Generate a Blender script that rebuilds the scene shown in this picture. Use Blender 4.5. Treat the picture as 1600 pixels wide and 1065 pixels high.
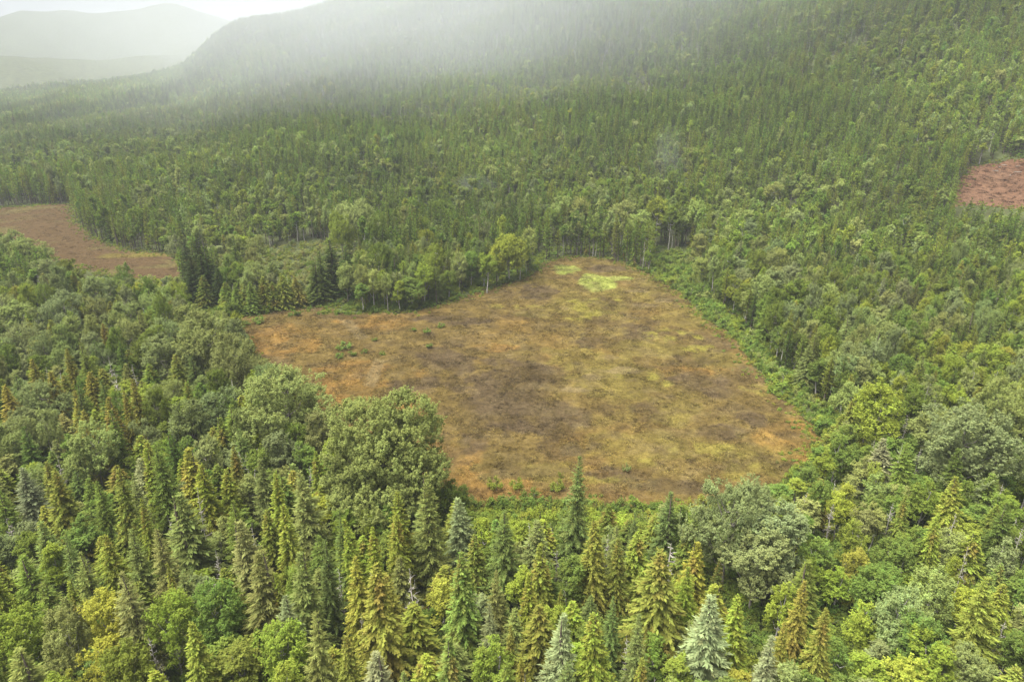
import bpy, math, random
import numpy as np
from mathutils import Vector

for o in list(bpy.data.objects): bpy.data.objects.remove(o)
SC = bpy.context.scene
COL = SC.collection
R = math.radians
# ------------------------------------------------------------------ camera, sky, sun, exposure
CAM_H, PITCH, F, CX, CY = 95.0, R(21.5), 1067.0, 800.0, 532.5
cam_d = bpy.data.cameras.new('camera'); cam = bpy.data.objects.new('camera', cam_d); COL.objects.link(cam)
cam.location = (0, 0, CAM_H); cam.rotation_euler = (R(90) - PITCH, 0, 0)
cam_d.sensor_width = 36; cam_d.lens = 36 * F / 1600; cam_d.clip_start = 1; cam_d.clip_end = 40000
SC.camera = cam
SUN_EL, SUN_AZ = R(70), R(-100)          # azimuth measured from +Y towards +X
W = bpy.data.worlds.new('World'); SC.world = W; W.use_nodes = True
nt = W.node_tree; nt.nodes.clear()
sky = nt.nodes.new('ShaderNodeTexSky'); sky.sky_type = 'NISHITA'; sky.sun_disc = False
sky.sun_elevation = SUN_EL; sky.sun_rotation = SUN_AZ; sky.dust_density = 6.0; sky.air_density = 1.0; sky.ozone_density = 1.0
hs = nt.nodes.new('ShaderNodeHueSaturation'); hs.inputs['Saturation'].default_value = 0.08
bg = nt.nodes.new('ShaderNodeBackground'); bg.inputs['Strength'].default_value = 0.05
wo = nt.nodes.new('ShaderNodeOutputWorld')
nt.links.new(sky.outputs[0], hs.inputs['Color']); nt.links.new(hs.outputs[0], bg.inputs['Color']); nt.links.new(bg.outputs[0], wo.inputs['Surface'])
sd = bpy.data.lights.new('sun', 'SUN'); sd.energy = 2.3; sd.angle = R(55); sd.color = (1.0, 0.955, 0.86)
so = bpy.data.objects.new('sun', sd); COL.objects.link(so)
sv = Vector((math.sin(SUN_AZ) * math.cos(SUN_EL), math.cos(SUN_AZ) * math.cos(SUN_EL), math.sin(SUN_EL)))
so.rotation_euler = (-sv).to_track_quat('-Z', 'Y').to_euler()
SC.view_settings.view_transform = 'Standard'; SC.view_settings.look = 'None'
SC.view_settings.gamma = 1.0; SC.view_settings.exposure = 2.58; SC.view_settings.use_curve_mapping = False
cy = SC.cycles
cy.use_denoising = True; cy.denoising_prefilter = 'ACCURATE'; cy.max_bounces = 6; cy.diffuse_bounces = 4; cy.transmission_bounces = 4; cy.volume_bounces = 1
cy.glossy_bounces = 1; cy.transparent_max_bounces = 96; cy.use_adaptive_sampling = False
HAZE = 0.00015

rng = np.random.default_rng(7)
rnd = random.Random(11)
# ------------------------------------------------------------------ noise
_T = np.random.default_rng(3).random((256, 256))
def vnoise(x, y):
    xi = np.floor(x).astype(int); yi = np.floor(y).astype(int); fx = x - xi; fy = y - yi
    fx = fx * fx * (3 - 2 * fx); fy = fy * fy * (3 - 2 * fy)
    a = _T[xi & 255, yi & 255]; b = _T[(xi + 1) & 255, yi & 255]; c = _T[xi & 255, (yi + 1) & 255]; d = _T[(xi + 1) & 255, (yi + 1) & 255]
    return (a * (1 - fx) + b * fx) * (1 - fy) + (c * (1 - fx) + d * fx) * fy
def fbm(x, y, s, oct=4, off=0.0):
    x = np.asarray(x, float) / s + 37.3 + off; y = np.asarray(y, float) / s + 91.7 + off * 1.7
    v = 0; a = 0.5; n = 0
    for i in range(oct):
        v = v + a * vnoise(x, y); n += a; a *= 0.5; x = x * 2.03 + 5.1; y = y * 2.03 + 9.7
    return v / n
# ------------------------------------------------------------------ terrain height
COLS = {
 -700: [(0,0),(2000,-5),(3000,20),(3900,180),(4700,120),(6500,420),(9000,460)],
 0:    [(0,0),(2000,-4),(3000,30),(3900,185),(4700,130),(6500,430),(9000,460)],
 60:   [(0,0),(2000,8),(3000,36),(3900,200),(4700,130),(6500,400),(9000,460)],
 105:  [(0,0),(500,1),(1000,6),(2000,22),(3000,42),(3900,190),(4700,130),(6500,545),(9000,500)],
 215:  [(0,0),(500,2),(1000,14),(2000,55),(3000,48),(3900,160),(4700,140),(6500,530),(9000,500)],
 240:  [(0,0),(500,2),(1000,16),(2000,62),(3000,50),(3900,200),(4700,140),(6500,490),(9000,500)],
 150:  [(0,0),(500,2),(1000,10),(2000,38),(3000,45),(3900,190),(4700,140),(6500,500),(9000,500)],
 290:  [(0,0),(450,3),(700,9),(1000,20),(1400,46),(1900,78),(2400,60),(3900,185),(4700,150),(6500,610),(9000,600)],
 320:  [(0,0),(450,4),(700,11),(1000,24),(1400,54),(1600,84),(1900,88),(2600,60),(3900,170),(6500,640),(9000,600)],
 400:  [(0,0),(430,5),(700,22),(1000,48),(1350,92),(1600,185),(2000,175),(2600,100),(4500,140),(6500,480),(9000,500)],
 520:  [(0,0),(400,2),(450,9),(700,32),(1000,76),(1300,128),(1600,208),(2000,215),(2600,200),(9000,300)],
 800:  [(0,0),(400,0),(450,11),(560,25),(690,45),(960,105),(1250,204),(1600,310),(2200,380),(9000,400)],
 1200: [(0,0),(360,2),(460,22),(590,54),(740,102),(950,174),(1300,300),(1800,380),(9000,420)],
 1600: [(0,0),(280,2),(350,8),(430,22),(500,37),(570,62),(650,98),(800,153),(1000,225),(1400,340),(9000,420)],
 2300: [(0,0),(180,4),(350,30),(500,80),(700,150),(1000,240),(1400,330),(9000,420)],
}
_ra = 20 * np.exp(np.arange(0, 307) * 0.02)
_az = np.arange(-180, 180.01, 0.5)
_ca = []; _cz = []
for k in sorted(COLS):
    p = np.array(COLS[k], float); _ca.append(math.degrees(math.atan((k - CX) / F))); _cz.append(np.interp(_ra, p[:, 0], p[:, 1]))
_ca = [-180] + _ca + [180]; z0 = np.interp(_ra, [0, 400, 3000, 9000], [0, 0, 200, 400]); _cz = np.array([z0] + _cz + [z0])
_Z = np.stack([np.interp(_az, _ca, _cz[:, j]) for j in range(len(_ra))], 1)
def _blur(a, n, axis):
    k = np.exp(-0.5 * (np.arange(-3 * n, 3 * n + 1) / n) ** 2); k /= k.sum(); pad = [(0, 0), (0, 0)]; pad[axis] = (3 * n, 3 * n)
    a = np.pad(a, pad, mode='edge'); return np.apply_along_axis(lambda v: np.convolve(v, k, 'valid'), axis, a)
_Z = _blur(_blur(_Z, 2, 0), 2, 1)
def height(x, y):
    x = np.asarray(x, float); y = np.asarray(y, float)
    r = np.maximum(np.hypot(x, y), 20.01); a = np.degrees(np.arctan2(x, y))
    fr = np.clip(np.log(r / 20) / 0.02, 0, len(_ra) - 1.001); fa = np.clip((a + 180) / 0.5, 0, len(_az) - 1.001)
    i = fa.astype(int); j = fr.astype(int); u = fa - i; v = fr - j
    z = (_Z[i, j] * (1 - u) + _Z[i + 1, j] * u) * (1 - v) + (_Z[i, j + 1] * (1 - u) + _Z[i + 1, j + 1] * u) * v
    amp = np.clip((r - 420) / 600, 0, 1)
    return z + amp * (fbm(x, y, 220, 4) - 0.5) * 26 + np.clip((r - 2600) / 1500, 0, 1) * ((fbm(x, y, 900, 6, 4.0) - 0.5) * 130 + (fbm(x, y, 160, 4, 5.0) - 0.5) * 40)
# ------------------------------------------------------------------ picture <-> place
SP, CP = math.sin(PITCH), math.cos(PITCH)
_rs = 30 * np.exp(np.arange(0, 3000) * 0.0019)
def ray(px, py):
    u = (px - CX) / F; v = (CY - py) / F
    return u, CP + v * SP, -SP + v * CP
def at(px, py, lift=0.0):
    """the point of the ground (plus lift metres) that stands behind this picture point"""
    dx, dy, dz = ray(px, py); n = math.hypot(dx, dy); dx /= n; dy /= n; t = dz / n
    zz = CAM_H + _rs * t - height(dx * _rs, dy * _rs) - lift
    k = np.argmax(zz <= 0) if (zz <= 0).any() else len(_rs) - 1
    if k > 0 and zz[k] <= 0:
        f = zz[k - 1] / (zz[k - 1] - zz[k]); r = _rs[k - 1] + f * (_rs[k] - _rs[k - 1])
    else: r = _rs[k]
    return dx * r, dy * r
def proj(x, y, z):
    x = np.asarray(x, float); d = np.asarray(y) * CP - (np.asarray(z) - CAM_H) * SP
    v = np.asarray(y) * SP + (np.asarray(z) - CAM_H) * CP
    d = np.where(d < 1, 1, d)
    return CX + F * x / d, CY - F * v / d, d
def inside(poly, x, y):
    x = np.asarray(x, float); y = np.asarray(y, float); c = np.zeros(x.shape, bool); n = len(poly); j = n - 1
    for i in range(n):
        xi, yi = poly[i]; xj, yj = poly[j]
        c ^= ((yi > y) != (yj > y)) & (x < (xj - xi) * (y - yi) / (yj - yi + 1e-12) + xi); j = i
    return c
def world_poly(pp):
    out = []
    for i in range(len(pp)):
        a = pp[i]; b = pp[(i + 1) % len(pp)]
        for k in range(3):
            f = k / 3; out.append(at(a[0] + (b[0] - a[0]) * f, a[1] + (b[1] - a[1]) * f))
    return out
BOG_PX = [(352,505),(365,495),(420,488),(458,476),(480,464),(498,474),(525,487),(560,489),(650,487),(700,471),(760,452),(825,432),(850,408),(890,400),(950,404),(1010,425),(1060,455),(1095,490),(1150,535),(1185,580),(1225,625),(1258,652),(1284,690),(1255,728),(1238,762),(1150,790),(1050,796),(950,792),(850,788),(725,793),(640,790),(560,750),(480,670),(420,600),(372,535)]
BOG = world_poly(BOG_PX)
MEADOW_PX = [(-120,326),(0,324),(112,318),(122,348),(150,374),(205,392),(270,397),(300,404),(330,404),(330,418),(296,432),(250,440),(170,432),(90,410),(0,372),(-120,360)]
MEADOW = world_poly(MEADOW_PX)
CLEAR_PX = [(1478,318),(1500,285),(1512,262),(1540,254),(1600,247),(1720,240),(1760,330),(1640,330),(1560,324)]
CLEAR = world_poly(CLEAR_PX)
REGROW = world_poly([(330,404),(420,388),(480,378),(560,374),(565,420),(560,470),(480,478),(455,440),(400,425),(330,418)])
FRINGE = world_poly([(1010,424),(1040,395),(1085,387),(1096,430),(1112,468),(1166,514),(1206,564),(1250,612),(1296,644),(1300,690),(1275,720),(1258,728),(1290,690),(1258,650),(1225,622),(1185,577),(1150,532),(1095,488),(1060,452)])
NEARBRUSH = world_poly([(712,802),(850,799),(950,803),(1050,806),(1100,803),(1100,822),(1000,828),(900,842),(800,846),(735,850),(712,830)])
FARBRUSH = world_poly([(840,418),(855,400),(890,392),(960,396),(1010,416),(1050,398),(1045,385),(960,384),(860,388),(700,462),(705,476)])
TRACKGAP = world_poly([(440,500),(470,470),(500,470),(560,478),(560,492),(470,492)])
# visible open ground in the picture: no tree top may stand in front of it
OPEN_PX = [(372,500),(470,486),(560,489),(650,487),(700,471),(760,452),(825,432),(850,408),(890,400),(960,404),(1040,440),(1095,490),(1150,535),(1185,580),(1225,625),(1262,655),(1284,690),(1250,735),(1235,752),(1100,786),(1000,786),(850,782),(728,782),(708,720),(690,660),(640,615),(560,612),(512,605),(500,575),(450,566),(400,560),(385,525)]
OPEN2_PX = [(-50,326),(112,320),(122,348),(150,376),(205,394),(275,400),(278,430),(200,432),(150,425),(90,402),(40,368),(-50,345)]
OPEN4_PX = [(1015,424),(1045,398),(1085,390),(1098,440),(1130,482),(1180,528),(1222,578),(1262,615),(1298,645),(1298,690),(1284,692),(1225,628),(1150,538),(1095,492)]
OPEN5_PX = [(335,402),(420,386),(482,378),(492,385),(480,432),(440,428),(400,402),(345,412)]
OPEN6_PX = [(286,400),(335,395),(350,470),(340,486),(305,482),(284,450)]
OPEN3_PX = [(1490,308),(1512,264),(1545,256),(1650,246),(1650,312)]
# ------------------------------------------------------------------ helpers: objects, tags, materials
def tag(o, label=None, cat=None, group=None, kind=None):
    if label: o['label'] = label
    if cat: o['category'] = cat
    if group: o['group'] = group
    if kind: o['kind'] = kind
    return o
def mesh_from(name, verts, faces, mats, smooth=False, attrs=None, mat_idx=None):
    """verts (N,3); faces: (M,k) array or a list of such arrays"""
    me = bpy.data.meshes.new(name)
    if not isinstance(faces, list): faces = [faces]
    faces = [np.asarray(f, np.int32) for f in faces if len(f)]
    loops = np.concatenate([f.ravel() for f in faces]); tot = np.concatenate([np.full(len(f), f.shape[1], np.int32) for f in faces])
    start = np.concatenate([[0], np.cumsum(tot)[:-1]]).astype(np.int32)
    me.vertices.add(len(verts)); me.vertices.foreach_set('co', np.asarray(verts, np.float32).ravel())
    me.loops.add(len(loops)); me.loops.foreach_set('vertex_index', loops.astype(np.int32))
    me.polygons.add(len(tot)); me.polygons.foreach_set('loop_start', start); me.polygons.foreach_set('loop_total', tot)
    for m in mats: me.materials.append(m)
    if mat_idx is not None: me.polygons.foreach_set('material_index', np.asarray(mat_idx, np.int32))
    if smooth: me.polygons.foreach_set('use_smooth', np.ones(len(tot), bool))
    for an, (ty, arr) in (attrs or {}).items():
        a = me.attributes.new(an, ty, 'POINT')
        if ty == 'FLOAT_COLOR': a.data.foreach_set('color', np.c_[np.asarray(arr, np.float32), np.ones(len(arr), np.float32)].ravel())
        elif ty == 'FLOAT_VECTOR': a.data.foreach_set('vector', np.asarray(arr, np.float32).ravel())
        else: a.data.foreach_set('value', np.asarray(arr).ravel())
    me.update(calc_edges=True); return me
def link(name, me, parent=None):
    o = bpy.data.objects.new(name, me); COL.objects.link(o)
    if parent: o.parent = parent
    return o
def N(nt, ty, **kw):
    n = nt.nodes.new(ty)
    for k, v in kw.items():
        if k in n.inputs: n.inputs[k].default_value = v
        else: setattr(n, k, v)
    return n
def new_mat(name):
    m = bpy.data.materials.new(name); m.use_nodes = True; t = m.node_tree; t.nodes.clear()
    return m, t, N(t, 'ShaderNodeOutputMaterial')
def mathn(t, op, a, b=None):
    n = N(t, 'ShaderNodeMath', operation=op)
    for i, v in enumerate((a, b)):
        if v is None: continue
        if isinstance(v, (int, float)): n.inputs[i].default_value = v
        else: t.links.new(v, n.inputs[i])
    return n.outputs[0]
def mixc(t, fac, a, b, mode='MIX'):
    n = N(t, 'ShaderNodeMix', data_type='RGBA', blend_type=mode)
    for i, v in ((0, fac), (6, a), (7, b)):
        if isinstance(v, (int, float)): n.inputs[i].default_value = v
        elif isinstance(v, tuple): n.inputs[i].default_value = (*v, 1)
        else: t.links.new(v, n.inputs[i])
    return n.outputs[2]
def leaf_material(name, trans=0.28, warm=(0.190, 0.130, 0.036)):
    m, t, out = new_mat(name)
    tint = N(t, 'ShaderNodeAttribute', attribute_name='tint', attribute_type='INSTANCER')
    var = N(t, 'ShaderNodeAttribute', attribute_name='var', attribute_type='GEOMETRY')
    sep = N(t, 'ShaderNodeSeparateXYZ'); t.links.new(var.outputs['Vector'], sep.inputs[0])
    val = mathn(t, 'ADD', mathn(t, 'MULTIPLY', sep.outputs[0], 1.0), 0.62)
    hsv = N(t, 'ShaderNodeHueSaturation'); t.links.new(tint.outputs['Color'], hsv.inputs['Color']); t.links.new(val, hsv.inputs['Value'])
    hue = mathn(t, 'ADD', mathn(t, 'MULTIPLY', sep.outputs[2], 0.035), 0.486); t.links.new(hue, hsv.inputs['Hue'])
    c = mixc(t, sep.outputs[1], hsv.outputs[0], warm)
    d = N(t, 'ShaderNodeBsdfDiffuse', Roughness=0.6); tr = N(t, 'ShaderNodeBsdfTranslucent'); mx = N(t, 'ShaderNodeMixShader', Fac=trans)
    t.links.new(c, d.inputs['Color']); t.links.new(c, tr.inputs['Color'])
    t.links.new(d.outputs[0], mx.inputs[1]); t.links.new(tr.outputs[0], mx.inputs[2]); t.links.new(mx.outputs[0], out.inputs['Surface'])
    return m
M_NEEDLE = leaf_material('conifer_needles', 0.18)
M_LEAF = leaf_material('broad_leaves', 0.30, (0.21, 0.215, 0.035))
M_SEDGE = leaf_material('sedge_blades', 0.25)
def bark_material(name, c1, c2, scale, stretch):
    m, t, out = new_mat(name)
    tc = N(t, 'ShaderNodeTexCoord'); mp = N(t, 'ShaderNodeMapping'); mp.inputs['Scale'].default_value = (scale, scale, scale * stretch)
    nz = N(t, 'ShaderNodeTexNoise', Scale=1.0, Detail=4.0); t.links.new(tc.outputs['Object'], mp.inputs[0]); t.links.new(mp.outputs[0], nz.inputs['Vector'])
    rp = N(t, 'ShaderNodeValToRGB'); rp.color_ramp.elements[0].position = 0.4; rp.color_ramp.elements[1].position = 0.62
    rp.color_ramp.elements[0].color = (*c1, 1); rp.color_ramp.elements[1].color = (*c2, 1); t.links.new(nz.outputs[0], rp.inputs[0])
    b = N(t, 'ShaderNodeBsdfPrincipled', Roughness=0.85); b.inputs['Specular IOR Level'].default_value = 0.2
    t.links.new(rp.outputs[0], b.inputs['Base Color']); t.links.new(b.outputs[0], out.inputs['Surface']); return m
M_BARK = bark_material('conifer_bark', (0.06, 0.045, 0.035), (0.14, 0.115, 0.09), 3, 0.25)
M_GREYBARK = bark_material('cottonwood_bark', (0.10, 0.09, 0.075), (0.24, 0.22, 0.19), 3, 0.25)
M_BIRCH = bark_material('birch_bark', (0.14, 0.125, 0.11), (0.50, 0.48, 0.44), 2.5, 2.0)
M_DEAD = bark_material('dead_wood', (0.20, 0.18, 0.16), (0.44, 0.41, 0.37), 3, 0.3)
# ------------------------------------------------------------------ the ground
m_ground, t, out = new_mat('forest_floor')
geo = N(t, 'ShaderNodeNewGeometry')
n1 = N(t, 'ShaderNodeTexNoise', Scale=0.05, Detail=6.0); n2 = N(t, 'ShaderNodeTexNoise', Scale=0.7, Detail=6.0)
t.links.new(geo.outputs['Position'], n1.inputs['Vector']); t.links.new(geo.outputs['Position'], n2.inputs['Vector'])
rp = N(t, 'ShaderNodeValToRGB'); e = rp.color_ramp.elements
e[0].position = 0.35; e[0].color = (0.022, 0.032, 0.012, 1); e[1].position = 0.66; e[1].color = (0.062, 0.085, 0.030, 1)
t.links.new(n1.outputs[0], rp.inputs[0])
c = mixc(t, mathn(t, 'MULTIPLY', n2.outputs[0], 0.7), rp.outputs[0], (0.055, 0.045, 0.025))
b = N(t, 'ShaderNodeBsdfDiffuse'); t.links.new(c, b.inputs['Color'])
bp = N(t, 'ShaderNodeBump', Strength=1.0, Distance=6.0); n3 = N(t, 'ShaderNodeTexNoise', Scale=0.06, Detail=8.0)
t.links.new(geo.outputs['Position'], n3.inputs['Vector']); t.links.new(n3.outputs[0], bp.inputs['Height']); t.links.new(bp.outputs[0], b.inputs['Normal'])
t.links.new(b.outputs[0], out.inputs['Surface'])
gr = np.concatenate([[0.0], 12 * np.exp(np.arange(0, 221) * 0.0301)]); ga = np.radians(np.arange(-180, 180, 0.75))
RR, AA = np.meshgrid(gr, ga, indexing='ij'); X = RR * np.sin(AA); Y = RR * np.cos(AA); Z = height(X, Y)
nr_, na_ = RR.shape; idx = np.arange(nr_ * na_).reshape(nr_, na_); nx = np.roll(idx, -1, 1)
quads = np.stack([idx[:-1], idx[1:], nx[1:], nx[:-1]], -1).reshape(-1, 4)
ground = link('terrain', mesh_from('terrain', np.stack([X, Y, Z], -1).reshape(-1, 3), quads, [m_ground], True))
tag(ground, 'forested valley floor rising into hazy wooded hills', 'terrain', kind='structure')

def ell(px, py, rx, ry):
    """an ellipse of ground given by its centre and half sizes in the picture"""
    cx_, cy_ = at(px, py); ax, _ = at(px + rx, py); _, by = at(px, py - ry); return cx_, cy_, abs(ax - cx_), abs(by - cy_)
def blob(x, y, e, warp=0.35, off=0.0):
    cx_, cy_, a, b_ = e; d = np.sqrt(((x - cx_) / a) ** 2 + ((y - cy_) / b_) ** 2)
    d = d + (fbm(x, y, max(a, b_) * 0.45 + 2, 6, off) - 0.5) * 2 * warp * 1.6
    return np.clip((1.0 - d) / 0.24 + 0.5, 0, 1)
OCHRE = np.array((0.074, 0.053, 0.018)); ORANGE = np.array((0.112, 0.067, 0.020)); DARK = np.array((0.043, 0.031, 0.017)); OLIVE = np.array((0.076, 0.062, 0.017))
YEL = np.array((0.108, 0.096, 0.020)); LIME = np.array((0.125, 0.138, 0.032)); TAN = np.array((0.095, 0.073, 0.037))
B_OR = [ell(*q) for q in ((440,530,55,22),(560,585,75,22),(700,715,60,30),(540,615,50,18),(770,545,30,7),(600,505,60,8),(720,760,40,22),(1240,690,45,30),(1080,580,40,10),(790,770,60,16),(640,640,40,16))]
B_DK = [ell(*q) for q in ((790,590,70,28),(850,650,60,30),(780,640,60,24),(700,560,60,16),(840,458,26,12),(915,535,22,10),(1000,515,30,14),(1110,600,60,16),(930,500,18,8),(720,500,50,8),(950,420,40,5),(1120,680,40,14),(890,700,40,16),(740,690,30,20),(1000,640,30,9),(1180,655,30,10),(650,600,40,14),(1060,760,60,10),(960,740,50,10))]
B_OL = [ell(*q) for q in ((960,590,70,30),(900,480,60,14),(1000,700,90,24),(1060,640,50,18),(1180,720,60,26),(890,560,50,16),(1130,560,50,14),(830,490,30,8),(860,740,50,14),(1010,545,60,12))]
B_YE = [ell(*q) for q in ((925,495,34,6),(905,482,14,10),(1060,525,40,9),(1010,585,40,8),(1040,600,28,6),(960,470,40,4),(1095,545,25,5),(985,720,50,8),(1090,705,50,8),(1150,740,40,10),(930,750,40,6),(800,480,26,6),(1180,610,24,8))]
B_LI = [ell(*q) for q in ((932,441,27,12),(888,420,22,6),(950,436,30,4),(880,425,12,5))]
B_TN = [ell(*q) for q in ((1010,478,18,4),(1035,470,14,4),(975,580,30,5),(900,610,20,4),(920,590,20,4),(1000,455,26,3),(480,478,20,8))]
TRACKS = [(at(*a), at(*b)) for a, b in (((533,500),(564,530)),((544,500),(572,528)),((574,602),(587,562)),((583,604),(597,564)))]   # worn wheel tracks
def bog_colour(x, y):
    n1 = fbm(x, y, 34, 5, 1.0); n2 = fbm(x, y, 9, 4, 2.0); n3 = fbm(x, y * 0.7, 4, 3, 3.0)
    c = np.broadcast_to(OCHRE, x.shape + (3,)).copy()
    def lay(col, w):
        nonlocal c
        w = np.clip(w, 0, 1)[..., None]; c = c * (1 - w) + col * w
    lay(ORANGE, (n1 - 0.55) * 5 * 0.5); lay(OLIVE, np.clip((fbm(x, y, 28, 4, 7.0) - 0.5) * 5, 0, 1) * 0.7 * np.clip((x + 30) / 50, 0, 1))
    lay(DARK, np.clip((fbm(x, y, 16, 5, 5.0) - 0.57) * 7, 0, 1) * 0.45)
    for i, e in enumerate(B_OR): lay(ORANGE, blob(x, y, e, 0.6, i) * (0.4 + 0.6 * np.clip((n3 - 0.40) * 8, 0, 1)) * 0.85)
    for i, e in enumerate(B_OL): lay(OLIVE, blob(x, y, e, 0.5, i + 20) * 0.6)
    for i, e in enumerate(B_DK): lay(DARK, blob(x, y, e, 0.6, i + 40) * (0.5 + 0.5 * np.clip((0.6 * n3 + 0.4 * n2 - 0.42) * 9, 0, 1)) * 0.9)
    for i, e in enumerate(B_YE): lay(YEL, blob(x, y, e, 0.9, i + 60) * np.clip((n3 - 0.45) * 6, 0, 1) * (0.85 if i < 7 else 0.5))
    lay(YEL, np.clip((fbm(x, y, 40, 3, 23.0) - 0.48) * 5, 0, 1) * np.clip((n3 - 0.45) * 7, 0, 1) * 0.15 * np.clip((x + 10) / 40, 0, 1))
    for i, e in enumerate(B_TN): lay(TAN, blob(x, y, e, 0.5, i + 80) * 0.6)
    for i, e in enumerate(B_LI): lay(LIME, blob(x, y, e, 0.45, i + 90) * 0.95)
    lay(DARK, np.clip((fbm(x, y * 1.3, 6, 4, 17.0) - 0.56) * 9, 0, 1) * 0.4); lay(TAN, np.clip((fbm(x, y * 1.3, 5, 4, 19.0) - 0.60) * 9, 0, 1) * 0.25)
    for (p, q) in TRACKS:
        d = np.array(q) - np.array(p); w = np.clip(((x - p[0]) * d[0] + (y - p[1]) * d[1]) / (d @ d), 0, 1); lay(TAN * 1.15, np.clip(1.5 - np.hypot(x - p[0] - w * d[0], y - p[1] - w * d[1]), 0, 1) * 0.6)
    c *= 1.10 * (0.76 + 0.48 * n2)[..., None] * (0.70 + 0.60 * n3)[..., None]
    return c
m_bog, t, out = new_mat('bog_moss_and_sedge')
ca = N(t, 'ShaderNodeAttribute', attribute_name='patch'); geo = N(t, 'ShaderNodeNewGeometry')
n1 = N(t, 'ShaderNodeTexNoise', Scale=1.6, Detail=8.0, Roughness=0.7); t.links.new(geo.outputs['Position'], n1.inputs['Vector'])
n2 = N(t, 'ShaderNodeTexNoise', Scale=0.35, Detail=6.0, Roughness=0.65); t.links.new(geo.outputs['Position'], n2.inputs['Vector'])
n4 = N(t, 'ShaderNodeTexNoise', Scale=0.6, Detail=6.0, Roughness=0.6); t.links.new(geo.outputs['Position'], n4.inputs['Vector'])
mr = N(t, 'ShaderNodeMapRange'); t.links.new(n4.outputs[0], mr.inputs[0]); mr.inputs[1].default_value = 0.40; mr.inputs[2].default_value = 0.60; mr.inputs[3].default_value = 0.80; mr.inputs[4].default_value = 1.13
v = mathn(t, 'ADD', mathn(t, 'MULTIPLY', n1.outputs[0], 1.5), mathn(t, 'ADD', mathn(t, 'MULTIPLY', n2.outputs[0], 0.9), -0.16))
hsv = N(t, 'ShaderNodeHueSaturation'); t.links.new(ca.outputs['Color'], hsv.inputs['Color']); t.links.new(mathn(t, 'MULTIPLY', v, mr.outputs[0]), hsv.inputs['Value'])
b = N(t, 'ShaderNodeBsdfDiffuse', Roughness=0.8); t.links.new(hsv.outputs[0], b.inputs['Color'])
bp = N(t, 'ShaderNodeBump', Strength=0.8, Distance=0.35); t.links.new(n1.outputs[0], bp.inputs['Height']); t.links.new(bp.outputs[0], b.inputs['Normal'])
t.links.new(b.outputs[0], out.inputs['Surface'])
def sheet(name, poly, step, lift, relief, mat, colour, label, cat):
    P = np.array(poly); x0, y0 = P.min(0) - step; x1, y1 = P.max(0) + step
    xs = np.arange(x0, x1, step); ys = np.arange(y0, y1, step); X, Y = np.meshgrid(xs, ys, indexing='ij')
    jx = (fbm(X, Y, 11, 4, 11) - 0.5) * 11; jy = (fbm(X, Y, 11, 4, 12) - 0.5) * 11
    m = inside(poly, X + jx, Y + jy)
    ok = m[:-1, :-1] | m[1:, :-1] | m[:-1, 1:] | m[1:, 1:]
    Zs = height(X, Y) + lift + np.where(m, (fbm(X, Y, 3, 3, 5) - 0.3) * relief, -0.3)
    I = np.arange(X.size).reshape(X.shape); q = np.stack([I[:-1, :-1], I[1:, :-1], I[1:, 1:], I[:-1, 1:]], -1)[ok]
    used = np.unique(q); mp = np.zeros(X.size, int); mp[used] = np.arange(len(used))
    V = np.stack([X, Y, Zs], -1).reshape(-1, 3)[used]; C = colour(X.ravel()[used], Y.ravel()[used])
    o = link(name, mesh_from(name, V, mp[q], [mat], True, {'patch': ('FLOAT_COLOR', C)}))
    return tag(o, label, cat, kind='structure')
bog = sheet('bog_ground', BOG, 0.9, 0.12, 0.35, m_bog, bog_colour, 'open brown and ochre bog ringed by forest', 'bog')
def meadow_colour(x, y):
    n = fbm(x, y * 2.2, 26, 5, 2.5); c = np.array((0.066, 0.044, 0.022))[None] * np.ones((len(x), 1))
    w = np.clip((n - 0.5) * 6, 0, 1)[:, None]; c = c * (1 - w) + np.array((0.078, 0.064, 0.026)) * w
    for i, q in enumerate(((240,397,50,4),(190,400,40,3),(330,408,30,4))):
        w = blob(x, y, ell(*q), 0.8, i)[:, None] * 0.45; c = c * (1 - w) + YEL * w
    return c
meadow = sheet('meadow_ground', MEADOW, 1.6, 0.12, 0.4, m_bog, meadow_colour, 'narrow brown meadow behind the wooded point', 'meadow')
def clear_colour(x, y):
    n = fbm(x, y, 12, 5, 6.5)[:, None]; return np.array((0.078, 0.040, 0.023)) * (1 - n) + np.array((0.110, 0.066, 0.042)) * n
clearing = sheet('clearing_ground', CLEAR, 1.2, 0.15, 0.5, m_bog, clear_colour, 'bare reddish clear-cut ground on the wooded slope', 'clearing')
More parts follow.
